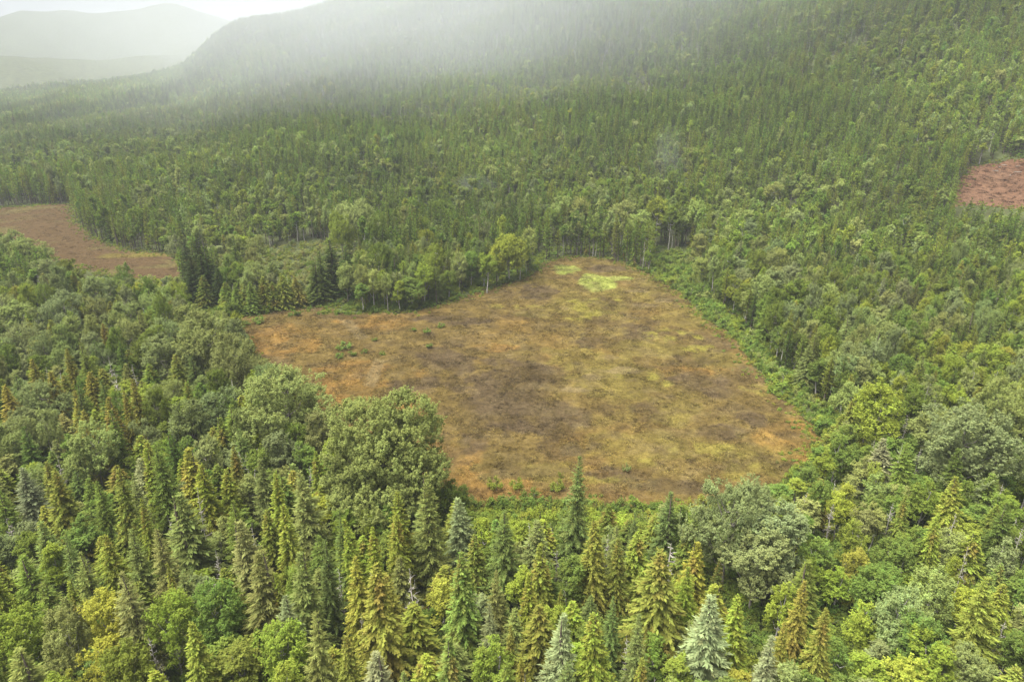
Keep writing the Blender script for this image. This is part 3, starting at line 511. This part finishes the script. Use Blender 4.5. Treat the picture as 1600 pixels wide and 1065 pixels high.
def hero_base(kind, px, base, h, wpx, colour):
    x, y = at(px, base); TREES.append(dict(kind=kind, x=x, y=y, h=h, r=float(width_of(x, y, h * 0.6, wpx)) / 2, colour=colour, note=None, mesh=None, hero=True))
BELT = [(1098,424),(1112,446),(1130,470),(1155,492),(1180,515),(1205,538),(1232,560),(1258,584),(1284,604),(1310,624),(1328,650)]
for n_, (px, py) in enumerate(BELT):
    hero_base((BIR, COT)[n_ % 2], px + rnd.uniform(-4, 4), py - 8, rnd.uniform(17, 21), rnd.uniform(29, 39) * (1 + n_ * 0.03), ('silvery green', 'pale green', 'mid green')[n_ % 3])
    hero_base((COT, BIR, SPR)[n_ % 3], px + rnd.uniform(18, 28), py - 22, rnd.uniform(20, 24), rnd.uniform(30, 40), ('pale green', 'light green', 'silvery green', 'mid green')[n_ % 4])
    hero_base((BIR, COT, COT)[n_ % 3], px + rnd.uniform(50, 62), py - 34, rnd.uniform(20, 24), rnd.uniform(30, 40), ('light green', 'silvery green', 'pale green')[n_ % 3])
# brush row at the near bog edge
for q in ((753,803,7,66,'mid green'),(725,800,6,34,'olive'),(815,806,7,50,'yellow-green'),(845,792,6,50,'yellow-green'),(862,815,8,56,'fresh green'),(830,820,7,50,'mid green'),(940,797,5,40,'yellow-green'),(965,802,5,44,'yellow-green'),(1010,800,6,44,'olive'),(1030,812,7,44,'fresh green'),(985,815,6,40,'yellow-green'),(780,800,5,40,'yellow-green'),(880,800,6,40,'fresh green'),(1085,800,6,40,'olive')):
    hero(WIL, q[0], q[1], q[2], q[3], q[4])
# ------------------------------------------------------------------ filling the near wood
def pick(*pairs):
    v = rnd.random() * sum(p[1] for p in pairs)
    for k, w in pairs:
        v -= w
        if v <= 0: return k
    return pairs[-1][0]
def wood_kind(px, py, x, y):
    """kind, colour, height, radius of a tree that grows here"""
    n = float(fbm(x, y, 30, 3, 8.0)); u = rnd.uniform
    if py > 780 and px < 1130:
        k = pick((CED, 0.40), (SPR, 0.28), (BIR, 0.26 if px > 460 else 0.34), (DEAD, 0.03), (WIL, 0.12))
    elif px > 1130 and py > 700:
        k = pick((CED, 0.14), (SPR, 0.10), (BIR, 0.48), (COT, 0.10), (WIL, 0.2), (DEAD, 0.04))
    elif px < 560:
        k = pick((COT, 0.50 + (n - 0.5)), (BIR, 0.24), (CED, 0.18), (SPR, 0.18), (DEAD, 0.03))
    else:
        far = py < 520
        k = pick((COT, 0.16), (BIR, 0.34), (CED, 0.08), (SPR, 0.18), (PIN, 0.35 if far else 0.1), (DEAD, 0.025))
    if k == SPR: return k, pick(('grey-green', 4), ('mid green', 3), ('blue-green', 3), ('pale grey-green', 0.8), ('dark green', 1.5), ('tan-brown', .3)), u(12, 20), u(2.7, 4.0)
    if k == CED: return k, pick(('yellow-green', 4), ('olive', 4), ('fresh green', 2), ('golden', 1.6 if n > 0.45 else 0.6), ('orange-tinged', 1.0), ('mid green', 2)), u(11, 19), u(2.8, 4.0)
    tall = 1.3 if (px > 1080 and py < 720) or py < 560 else 1.0
    if k == BIR: return k, pick(('yellow-green', 2.6), ('fresh green', 3), ('pale green', 2.2), ('mid green', 3), ('silvery green', 1.2), ('bright yellow', 0.35), ('golden', 0.2)), u(9, 15) * tall, u(2.1, 3.2)
    if k == COT: return k, pick(('pale green', 3.5), ('silvery green', 3), ('mid green', 1.6), ('yellow-green', 0.8)), u(14, 20) * (0.5 + 0.5 * tall), u(3.2, 5.2)
    if k == PIN: return k, pick(('mid green', 3), ('olive', 2), ('dark green', 2), ('grey-green', 1)), u(14, 19), u(1.5, 2.0)
    if k == WIL: return k, pick(('fresh green', 3), ('mid green', 2), ('yellow-green', 1.2)), u(3.5, 7), u(1.8, 3.0)
    return k, 'grey', u(10, 16), 1.4
CELL = 6.0; GRID = {}
def near_ok(x, y, r):
    i, j = int(x // CELL), int(y // CELL)
    for a in range(i - 2, i + 3):
        for b_ in range(j - 2, j + 3):
            for (qx, qy, qr) in GRID.get((a, b_), ()):
                if (qx - x) ** 2 + (qy - y) ** 2 < (0.70 * (qr + r)) ** 2: return False
    return True
def put(x, y, r): GRID.setdefault((int(x // CELL), int(y // CELL)), []).append((x, y, min(r, 7.5)))
for q in TREES: put(q['x'], q['y'], q['r'])
POLYS = [BOG, MEADOW, CLEAR, FRINGE, REGROW, NEARBRUSH, FARBRUSH, TRACKGAP]
def hides(px, pts):
    for P in (OPEN_PX, OPEN2_PX, OPEN3_PX, OPEN4_PX, OPEN5_PX, OPEN6_PX):
        if inside(P, np.array([p[0] for p in pts]), np.array([p[1] for p in pts])).any(): return True
    return False
hero_px = [(proj(q['x'], q['y'], float(height(q['x'], q['y'])) + q['h'] * 0.55), q) for q in TREES if q['note']]
RNEAR = 345.0
cand = []
for k in range(84000):
    r = math.sqrt(rnd.uniform(62 ** 2, RNEAR ** 2)); a = rnd.uniform(-R(60), R(60)); cand.append((r * math.sin(a), r * math.cos(a)))
CX_ = np.array(cand); free = np.ones(len(CX_), bool)
for P in POLYS: free &= ~inside(P, CX_[:, 0], CX_[:, 1])
ZC = height(CX_[:, 0], CX_[:, 1]); PXC, PYC, _ = proj(CX_[:, 0], CX_[:, 1], ZC)
FILL = []; FAILS = 0
for i in np.nonzero(free)[0]:
    x, y = CX_[i]; z = ZC[i]; px, py = PXC[i], PYC[i]
    if not (-320 < px < 1920): continue
    k, colour, h, r = wood_kind(px, py, x, y)
    if not near_ok(x, y, r): continue
    ok = False
    for tr in range(3):
        tx, ty, d = proj(np.full(3, x), np.full(3, y), z + h * np.array((1.0, 0.65, 0.25))); w = F * r / d[0] * 0.7
        pts = [(tx[j] + s * w * (0.2 + 0.4 * j), ty[j]) for j in range(3) for s in (-1, 0, 1)]
        if not hides(px, pts): ok = True; break
        h *= 0.7; r *= 0.85
    if not ok or (h < 6 and k != WIL): continue
    put(x, y, r); FILL.append(dict(kind=k, x=x, y=y, h=h, r=r, colour=colour, note=None, mesh=None, hero=False))
# brush of the shore fringes
def scatter_in(poly, n, mind):
    P = np.array(poly); out_ = []
    for k in range(n):
        x = rnd.uniform(P[:, 0].min(), P[:, 0].max()); y = rnd.uniform(P[:, 1].min(), P[:, 1].max())
        out_.append((x, y))
    A = np.array(out_); return A[inside(poly, A[:, 0], A[:, 1])]
ALL = TREES + FILL
for q in ALL:
    q['z'] = float(height(q['x'], q['y'])); a, b_, d = proj(q['x'], q['y'], q['z'] + q['h'] * 0.9); q['px'], q['py'], q['d'] = float(a), float(b_), float(d)
    q['size'] = q['h'] * math.sqrt(q['r']) / q['d']; q['seen'] = -25 < q['px'] < 1625 and q['py'] < 1075
CAP = {SPR: 240, CED: 230, BIR: 290, COT: 200, PIN: 90, WIL: 120, DEAD: 60}
one = []; rest = []
for k in CAP:
    L_ = sorted([q for q in ALL if q['kind'] == k and q['seen']], key=lambda q: (-1 if q['hero'] else 0, -q['size']))
    one += L_[:CAP[k]]; rest += L_[CAP[k]:]
rest += [q for q in ALL if not q['seen']]
# ------------------------------------------------------------------ labels
PLAIN = {SPR: 'spruce', CED: 'cedar', BIR: 'birch', COT: 'cottonwood', PIN: 'pine', WIL: 'shrub', DEAD: 'bare dead tree'}
MARKS = [(595,690,'huge round cottonwood'),(902,770,'tall slim bog-edge spruce'),(1160,800,'bushy bog-shore cottonwood'),(435,610,'broad domed cottonwood'),(320,530,'yellow-topped cottonwood'),(588,930,'broad golden cedar'),(878,1000,'ghostly pale spruce'),(1033,940,'widest olive cedar'),
 (1371,500,'round pale yellow cottonwood'),(1530,690,'spreading grey-green cottonwood'),(1381,650,'pyramid-shaped shore birch'),(795,395,'brightest yellow far-shore birch'),(135,690,'bare-trunked pale cottonwood'),(165,950,'bright yellow front birch'),(1117,990,'wide-skirted pale spruce'),(1293,990,'golden front cedar'),
 (300,420,'dark spruces between meadow and bog'),(515,420,'dark spruces by the track'),(980,360,'tall far-shore cottonwoods'),(1540,280,'red clear-cut'),(60,340,'narrow brown meadow'),(1190,460,'light green shore strip'),(1460,1000,'yellow-green cottonwood pair'),(380,830,'tan-brown spruce'),(60,870,'yellow edge birch'),(719,920,'vivid green pointed cedar'),(130,610,'golden cedar row'),(1395,810,'white snag'),(720,420,'wooded point')]
ORD = ['first','second','third','fourth','fifth','sixth','seventh','eighth','ninth','tenth','eleventh','twelfth','thirteenth','fourteenth','fifteenth','sixteenth','seventeenth','eighteenth','nineteenth','twentieth']
def size_word(q):
    lim = {SPR: (17, 22), CED: (16, 20.5), BIR: (12.5, 16), COT: (16, 20), PIN: (15.5, 18), WIL: (3, 6), DEAD: (12, 15)}[q['kind']]
    return 'small' if q['h'] < lim[0] else ('tall' if q['h'] > lim[1] else 'middling')
buckets = {}
for q in one:
    if q['note']: q['label'] = q['note']; continue
    m = min(MARKS, key=lambda m: (m[0] - q['px']) ** 2 + ((m[1] - q['py']) * 1.2) ** 2); dx, dy = q['px'] - m[0], q['py'] - m[1]
    sec = 'above' if dy < -abs(dx) * 0.8 else 'below' if dy > abs(dx) * 0.8 else 'level with'
    look = f"{size_word(q)} {q['colour']} {PLAIN[q['kind']]}" if q['kind'] != DEAD else f"{size_word(q)} grey {PLAIN[DEAD]}"
    q['dist'] = math.hypot(dx, dy); buckets.setdefault((look, sec, m[2]), []).append(q)
for (look, sec, mk), L_ in buckets.items():
    L_.sort(key=lambda q: q['dist'])
    for i, q in enumerate(L_):
        q['label'] = f"{look} {sec} the {mk}" if len(L_) == 1 else f"{look} {sec} the {mk}, {ORD[min(i, 19)]} from it"
GROUPS = {SPR: 'spruces of the near wood', CED: 'cedars of the near wood', BIR: 'birches around the bog', COT: 'cottonwoods around the bog', PIN: 'pines behind the bog', WIL: 'shrubs in and beside the bog', DEAD: 'dead trees of the near wood'}
def tint_of(colour, g=rnd):
    c = TINT[colour]; f = g.uniform(0.86, 1.16); return tuple(max(0.01, c[i] * f * g.uniform(0.93, 1.07)) for i in range(3))
def plant(q):
    pool = KIND[q['kind']]
    if (q['kind'] == COT and q['r'] > 7.2) or (q['kind'] == BIR and q['r'] > 3.6): pool = BIGV[q['kind']]
    if q['kind'] == BIR and q['r'] > 3.6 and q['h'] > 18.5 and q['px'] > 845 and q['y'] > 300: pool = BIGV['aspen']
    V = q['mesh'] or pool[rnd.randrange(len(pool))]; crown, trunk, h0, r0 = V
    e = bpy.data.objects.new(q['kind'], None); COL.objects.link(e); e.empty_display_size = 0.5
    s = q['r'] / r0 * (1.42 if q['kind'] in (SPR, CED) else 1.0); e.location = (q['x'], q['y'], q['z']); e.rotation_euler = (rnd.gauss(0, 0.015), rnd.gauss(0, 0.015), rnd.uniform(0, 6.28)); e.scale = (s, s, q['h'] / h0)
    tag(e, q['label'], 'shrub' if q['kind'] == WIL else 'tree', GROUPS[q['kind']])
    a = link('branches' if q['kind'] == DEAD else 'crown', crown, e); a['tint'] = tint_of(q['colour'])
    link('stems' if q['kind'] == WIL else 'trunk', trunk, e)
for q in one: plant(q)
# ------------------------------------------------------------------ masses nobody could count: instanced stuff
def joined(kind_mesh):
    """crown and trunk of one tree as one mesh, for the forest mass"""
    crown, trunk = kind_mesh[:2]; vs = []; fs = []; mi = []; va = []; n = 0
    for k, me in enumerate((crown, trunk)):
        v = np.empty(len(me.vertices) * 3, np.float32); me.vertices.foreach_get('co', v); l = np.empty(len(me.loops), np.int32); me.loops.foreach_get('vertex_index', l)
        vs.append(v.reshape(-1, 3)); fs.append(l.reshape(-1, 4) + n); mi += [k] * (len(l) // 4); n += len(v) // 3
        c = np.zeros(len(v), np.float32)
        if 'var' in me.attributes: me.attributes['var'].data.foreach_get('vector', c)
        va.append(c.reshape(-1, 3))
    return mesh_from('forest_tree', np.concatenate(vs), np.concatenate(fs), [crown.materials[0], trunk.materials[0]], False, {'var': ('FLOAT_VECTOR', np.concatenate(va))}, mi)
def lib(name, meshes):
    c = bpy.data.collections.new(name)
    for i, m in enumerate(meshes): c.objects.link(bpy.data.objects.new(f'{name}_{i:02d}', m))
    return c
def scatter(name, P, rot, scl, tint, pickv, coll, label, cat, kind='stuff'):
    me = bpy.data.meshes.new(name); n = len(P); me.vertices.add(n); me.vertices.foreach_set('co', np.asarray(P, np.float32).ravel())
    for an, ty, arr, key in (('spin', 'FLOAT_VECTOR', rot, 'vector'), ('size', 'FLOAT_VECTOR', scl, 'vector'), ('pick', 'INT', pickv, 'value')):
        me.attributes.new(an, ty, 'POINT').data.foreach_set(key, np.asarray(arr, np.int32 if ty == 'INT' else np.float32).ravel())
    me.attributes.new('tint', 'FLOAT_COLOR', 'POINT').data.foreach_set('color', np.c_[np.asarray(tint, np.float32), np.ones(n, np.float32)].ravel())
    o = link(name, me); ng = bpy.data.node_groups.new(name + '_scatter', 'GeometryNodeTree')
    ng.interface.new_socket('Geometry', in_out='INPUT', socket_type='NodeSocketGeometry'); ng.interface.new_socket('Geometry', in_out='OUTPUT', socket_type='NodeSocketGeometry')
    gi = ng.nodes.new('NodeGroupInput'); go = ng.nodes.new('NodeGroupOutput'); ip = ng.nodes.new('GeometryNodeInstanceOnPoints'); ci = ng.nodes.new('GeometryNodeCollectionInfo')
    ci.inputs['Collection'].default_value = coll; ci.inputs['Separate Children'].default_value = True; ci.inputs['Reset Children'].default_value = True
    ip.inputs['Pick Instance'].default_value = True
    def na(nm, ty):
        a = ng.nodes.new('GeometryNodeInputNamedAttribute'); a.data_type = ty; a.inputs['Name'].default_value = nm; return a.outputs['Attribute']
    Lk = ng.links.new
    Lk(gi.outputs[0], ip.inputs['Points']); Lk(ci.outputs[0], ip.inputs['Instance']); Lk(na('pick', 'INT'), ip.inputs['Instance Index']); Lk(na('spin', 'FLOAT_VECTOR'), ip.inputs['Rotation']); Lk(na('size', 'FLOAT_VECTOR'), ip.inputs['Scale'])
    Lk(ip.outputs[0], go.inputs[0])
    md = o.modifiers.new('scatter', 'NODES'); md.node_group = ng
    return tag(o, label, cat, kind=kind)
# --- forest
LODS = []; LK = {}
def lod(kind, crownwood, mat_c, mat_w, h, r):
    me = joined((crownwood[0].mesh('c', mat_c), crownwood[1].mesh('t', mat_w))); LK.setdefault(kind, []).append((len(LODS), h, r)); LODS.append(me)
for i in range(5): lod(PIN, conifer(900 + i, 18, 1.8 + 0.15 * (i % 3), 'pine', 2.0), M_NEEDLE, M_BARK, 18, 1.8 + 0.15 * (i % 3))
for i in range(4): lod(SPR, conifer(910 + i, 20, 2.4, 'spruce', 2.0), M_NEEDLE, M_BARK, 20, 2.4)
for i in range(3): lod(CED, conifer(920 + i, 19, 2.6, 'cedar', 2.0), M_NEEDLE, M_BARK, 19, 2.6)
for i in range(4): lod(BIR, broadleaf(930 + i, 16, 2.5, 8, 120, 0.62, 0.36, True, 9, 0.5, 0.05, 1.6), M_LEAF, M_BIRCH, 16, 2.5)
for i in range(3): lod(COT, broadleaf(940 + i, 20, 4.6, 11, 200, 0.68, 0.25, False, 10, 0.7, 0.05, 1.6), M_LEAF, M_GREYBARK, 20, 4.6)
for k in KIND:
    for V in KIND[k][:3]: LK.setdefault('near_' + k, []).append((len(LODS), V[2], V[3])); LODS.append(joined(V))
FOREST = lib('forest_tree_shapes', LODS)
fp, frot, fs, ft, fk = [], [], [], [], []
def grow(kind, x, y, z, h, r, tint):
    i, h0, r0 = LK[kind][rnd.randrange(len(LK[kind]))]; fp.append((x, y, z)); frot.append((rnd.gauss(0, 0.02), rnd.gauss(0, 0.02), rnd.uniform(0, 6.28))); fs.append((r / r0, r / r0, h / h0)); ft.append(tint); fk.append(i)
for q in rest: grow('near_' + q['kind'], q['x'], q['y'], q['z'], q['h'], q['r'], tint_of(q['colour']))
def ring(r0, r1, sp, amax=R(42)):
    n = int(0.5 * (r1 * r1 - r0 * r0) * 2 * amax / (sp * sp)); r = np.sqrt(rng.uniform(r0 * r0, r1 * r1, n)); a = rng.uniform(-amax, amax, n); return r * np.sin(a), r * np.cos(a)
for (r0, r1, sp, fat) in ((RNEAR - 4, 700, 4.0, 1.15), (700, 1150, 4.7, 1.3), (1150, 1950, 5.8, 1.5), (1950, 2700, 8.5, 1.6)):
    x, y = ring(r0, r1, sp)
    if r0 > 1900: m = np.arctan2(x, y) < R(-22); x, y = x[m], y[m]
    m = np.ones(len(x), bool)
    for P in POLYS: m &= ~inside(P, x, y)
    x, y = x[m], y[m]; z = height(x, y); px, py, d = proj(x, y, z + 12); n1 = fbm(x, y, 120, 4, 3.0); n2 = fbm(x, y, 45, 3, 6.0); n3 = np.clip((fbm(x, y, 230, 4, 9.0) - 0.5) * 3 + 0.5, 0, 1); age = np.clip((fbm(x, y, 150, 3, 13.0) - 0.5) * 3 + 0.5, 0, 1); rr_ = np.hypot(x, y)
    hide = np.zeros(len(x), bool)
    for zz in (18, 12, 6, 2):
        for P in (OPEN_PX, OPEN2_PX, OPEN3_PX, OPEN4_PX, OPEN5_PX): tx, ty, _ = proj(x, y, z + zz); hide |= inside(P, tx, ty)
    keep = (px > -260) & (px < 1860) & (py > -160) & ~hide
    for i in np.nonzero(keep)[0]:
        if n2[i] < 0.30 and rnd.random() < 0.4: continue
        pd = 0.04 + max(0, n1[i] - 0.52) * 0.9
        if 230 < py[i] < 400 and px[i] < 1300: pd += 0.06
        if px[i] < 620 and 215 < py[i] < 300: pd += 0.12
        if px[i] > 1150 and py[i] > 260: pd += 0.06
        u = rnd.random(); hh = rnd.choice((rnd.uniform(11, 17), rnd.uniform(16, 24))) * (0.85 + 0.3 * n2[i]); tone = 0.82 + 0.50 * n3[i] + 0.30 * (n2[i] - 0.5); hh *= 0.78 + 0.42 * age[i]
        if rr_[i] < 520 and px[i] < 1080: tone *= 0.9; pd += 0.06
        if u < pd * 0.3: k, r_, c = COT, rnd.uniform(2.6, 3.9), pick(('pale green', 2), ('silvery green', 2), ('mid green', 2))
        elif u < pd: k, r_, c = BIR, rnd.uniform(1.7, 2.7), pick(('pale green', 2), ('fresh green', 2), ('yellow-green', 1.4), ('mid green', 2), ('golden', 0.3), ('tan-brown', 0.3)); hh *= 0.95
        elif u < pd + 0.10: k, r_, c = SPR, rnd.uniform(1.8, 2.5), pick(('grey-green', 1), ('blue-green', 1), ('mid green', 2), ('dark green', 1)); hh *= 1.12
        elif u < pd + 0.15: k, r_, c = CED, rnd.uniform(1.8, 2.6), pick(('olive', 2), ('yellow-green', 1), ('mid green', 2))
        else: k, r_, c = PIN, rnd.uniform(1.5, 2.15), pick(('mid green', 5), ('olive' if n1[i] > 0.5 else 'dark green', 3), ('fresh green', 0.8))
        t_ = tint_of(c); grow(k, x[i], y[i], z[i], hh, r_ * fat, (t_[0] * tone * 1.08, t_[1] * tone * 1.12, t_[2] * tone * 1.05))
forest = scatter('far_forest', fp, frot, fs, ft, fk, FOREST, 'dense conifer forest with pale birches covering the slopes behind the bog', 'forest')
# --- undergrowth between the near trees, on the shore fringes and in the regrowth
US = [joined(V) for V in KIND[WIL][:2]]
for i in range(3):
    a, b_ = broadleaf(960 + i, 2.6, 2.0, 6, 60, 0.36, 0.03, False, 12, 0.4, 0.06, 1.2); US.append(joined((a.mesh('c', M_LEAF), b_.mesh('t', M_GREYBARK))))
UNDER = lib('undergrowth_shapes', US)
P_, Ro, Sc, Ti, Pk = [], [], [], [], []
def bush(x, y, s, sz, colour, f=1.0):
    P_.append((x, y, float(height(x, y)) - 0.1)); Ro.append((0, 0, rnd.uniform(0, 6.28))); Sc.append((s, s, sz)); Ti.append(tuple(v * f for v in tint_of(colour))); Pk.append(rnd.randrange(2, 5) if s < 1.1 else rnd.randrange(5))
m = np.ones(len(CX_), bool)
for P in POLYS: m &= ~inside(P, CX_[:, 0], CX_[:, 1])
for i in np.nonzero(m)[0][:21000]:
    if not (-250 < PXC[i] < 1850): continue
    bush(CX_[i, 0], CX_[i, 1], rnd.uniform(0.6, 1.2), rnd.uniform(0.5, 1.1), pick(('fresh green', 4), ('mid green', 3), ('dark green', 2), ('olive', 1), ('yellow-green', .8), ('golden', .25)), 0.85)
for (poly, n, s0, s1, cols) in ((FRINGE, 3800, 0.25, 1.0, (('fresh green', 4), ('yellow-green', 1.4), ('mid green', 2), ('pale green', 1))), (NEARBRUSH, 1500, 0.3, 0.65, (('yellow-green', 3), ('fresh green', 2), ('olive', 2), ('golden', .8), ('tan-brown', .6))),
                       (FARBRUSH, 3000, 0.35, 0.75, (('yellow-green', 3), ('fresh green', 3), ('mid green', 1))), (REGROW, 2600, 0.35, 0.8, (('silvery green', 2), ('mid green', 2), ('tan-brown', 2.5), ('olive', 2))), (TRACKGAP, 260, 0.3, 0.5, (('mid green', 2), ('fresh green', 1), ('olive', 1)))):
    for (x, y) in scatter_in(poly, n, 1): g_ = rnd.choice((0.6, 0.8, 1.0, 1.0, 1.5)) * (0.6 + 0.8 * float(fbm(x, y, 6, 2, 21))); bush(x, y, rnd.uniform(s0, s1) * g_, rnd.uniform(s0, s1) * g_, pick(*cols))
# bushes that break the edge of the bog
for BP, k in [(np.array(Q), k) for Q in (BOG, MEADOW, CLEAR) for k in range(len(Q))]:
    a, b_ = BP[k], BP[(k + 1) % len(BP)]; n = int(np.hypot(*(b_ - a)) * 2.6)
    if np.hypot(*a) > 900: continue
    for j in range(n):
        p = a + (b_ - a) * rnd.random() + np.array((rnd.gauss(0, 2.8), rnd.gauss(0, 2.8))); bush(p[0], p[1], rnd.uniform(0.2, 0.45), rnd.uniform(0.2, 0.45), pick(('fresh green', 2), ('yellow-green', 3), ('olive', 2), ('golden', 1), ('tan-brown', 1)))
scatter('undergrowth', P_, Ro, Sc, Ti, Pk, UNDER, 'leafy green undergrowth between the trees and along the bog shore', 'undergrowth')
# --- sedge tufts on the open ground
def tuft(seed, n):
    g = np.random.default_rng(seed); L = Leaves(); a = g.uniform(0, 6.28, n); d = unit(np.c_[np.cos(a) * 0.8, np.sin(a) * 0.8, g.uniform(0.1, 0.55, n)]); base = np.c_[g.normal(0, 0.22, (n, 2)), np.zeros(n)]
    L.add(base, d, unit(np.cross(d, np.array((0, 0, 1.0)))), g.uniform(0.25, 0.6, n), g.uniform(0.06, 0.14, n), np.c_[g.random(n), np.zeros(n), g.random(n)]); return L.mesh('tuft', M_SEDGE)
TUFT = lib('tuft_shapes', [tuft(i, 14) for i in range(4)])
def tufts(name, poly, n, colour, label, cat, s0=0.6, s1=1.5):
    A = scatter_in(poly, n, 1); nz = fbm(A[:, 0], A[:, 1], 7, 4, 14); A = A[(nz + rng.random(len(A)) * 0.3) > 0.55]; C = colour(A[:, 0], A[:, 1]) * rng.choice((0.7, 0.9, 1.2, 1.5, 1.9), (len(A), 1))
    s = rng.uniform(s0, s1, len(A)); z = height(A[:, 0], A[:, 1]) + 0.12
    scatter(name, np.c_[A, z], np.c_[np.zeros((len(A), 2)), rng.uniform(0, 6.28, len(A))], np.c_[s, s, s * rng.uniform(0.5, 1.0, len(A))], C, rng.integers(0, 4, len(A)), TUFT, label, cat)
tufts('bog_sedge', BOG, 150000, bog_colour, 'brown and yellow sedge tufts covering the bog', 'sedge')
tufts('clearing_brush', CLEAR, 9000, lambda x, y: clear_colour(x, y) * np.where(fbm(x, y, 5, 3, 33)[:, None] > 0.52, 1.0, 0.45), 'dead reddish brush covering the clear-cut', 'brush', 1.0, 2.6)
tufts('meadow_sedge', MEADOW, 22000, meadow_colour, 'brown sedge tufts covering the narrow meadow', 'sedge', 0.9, 2.0)
# --- logs left on the clear-cut
for i, (px, py, L_, a) in enumerate(((1563,262,4.5,0.5),(1568,259,3.5,1.9),(1592,261,5,0.2),(1590,270,4,2.6),(1578,275,4,1.0),(1555,268,3,2.2))):
    x, y = at(px, py); w = Wood(); w.tube([(-L_ / 2, 0, 0.3), (0, 0.05, 0.32), (L_ / 2, 0, 0.28)], [0.22, 0.20, 0.15], 8); o = link('felled_log', w.mesh('felled_log', M_GREYBARK)); o.location = (x, y, float(height(x, y)) + 0.15); o.rotation_euler = (0, 0, a)
    tag(o, ['pale felled log at the back of the red clear-cut', 'short pale log crossing another behind the red clear-cut', 'long pale log by the picture edge on the clear-cut', 'pale log just below the long one on the clear-cut', 'lone pale log lying low on the clear-cut', 'shortest pale log beside the clear-cut pile'][i], 'log', 'logs on the clear-cut')
# ------------------------------------------------------------------ the air
def box(name, lo, hi, mat):
    v = [(x, y, z) for x in (lo[0], hi[0]) for y in (lo[1], hi[1]) for z in (lo[2], hi[2])]
    f = [(0, 1, 3, 2), (4, 6, 7, 5), (0, 4, 5, 1), (2, 3, 7, 6), (0, 2, 6, 4), (1, 5, 7, 3)]; return link(name, mesh_from(name, np.array(v), np.array(f), [mat]))
m_haze, t, out = new_mat('haze_air'); vol = N(t, 'ShaderNodeVolumePrincipled', Density=HAZE, Anisotropy=0.0); vol.inputs['Color'].default_value = (0.455, 0.487, 0.545, 1); t.links.new(vol.outputs[0], out.inputs['Volume'])
haze = box('haze', (-9600, -9600, -80), (9600, 9600, 760), m_haze); tag(haze, 'thin pale haze filling the valley air', 'haze', kind='stuff')
m_mist = {}
def mist(px, py, dist, rad, dens, label, n=9, wob=0.04):
    dx, dy, dz = ray(px, py); k = dist / math.hypot(dx, dy); c = (dx * k, dy * k, CAM_H + dz * k); nu, nv = 28, 16; top = None
    m, t, out = new_mat('mist'); vv = N(t, 'ShaderNodeVolumePrincipled', Density=dens / n); vv.inputs['Color'].default_value = (0.66, 0.70, 0.735, 1); t.links.new(vv.outputs[0], out.inputs['Volume'])
    for q in range(n):
        v = []; f = []; sc = (q + 1.0) / n
        for i in range(nv + 1):
            for j in range(nu):
                th = math.pi * i / nv; ph = 2 * math.pi * j / nu; b_ = 1 + wob * math.sin(3 * ph + q + px) * math.sin(th) + wob * 0.6 * math.sin(5 * ph - q + 2 * th); v.append((math.sin(th) * math.cos(ph) * rad[0] * sc * b_, math.sin(th) * math.sin(ph) * rad[1] * sc * b_, math.cos(th) * rad[2] * sc))
        for i in range(nv):
            for j in range(nu): f.append((i * nu + j, (i + 1) * nu + j, (i + 1) * nu + (j + 1) % nu, i * nu + (j + 1) % nu))
        o = link('mist_bank' if top is None else 'mist_layer', mesh_from('mist_bank', np.array(v), np.array(f), [m]), top)
        if top is None: o.location = c; top = tag(o, label, 'mist', kind='stuff')
mist(740, -15, 1260, (850, 430, 220), 0.0015, 'low mist lying on the upper slope behind the bog')
mist(850, 110, 960, (660, 360, 140), 0.0018, 'thin veil of mist across the middle of the wooded slope')
mist(440, 55, 1480, (380, 260, 150), 0.0005, 'thin mist veiling the wooded ridge end')
mist(740, 292, 470, (18, 16, 9), 0.007, 'small mist wisp over the far shore trees', 6, 0.18)
mist(1042, 252, 480, (13, 14, 26), 0.0045, 'upright mist wisp over the slope trees', 6, 0.18)
print('TREES', len(one), 'REST', len(rest), 'FOREST', len(fp), 'BUSH', len(P_), {k: sum(q['kind'] == k for q in one) for k in CAP})
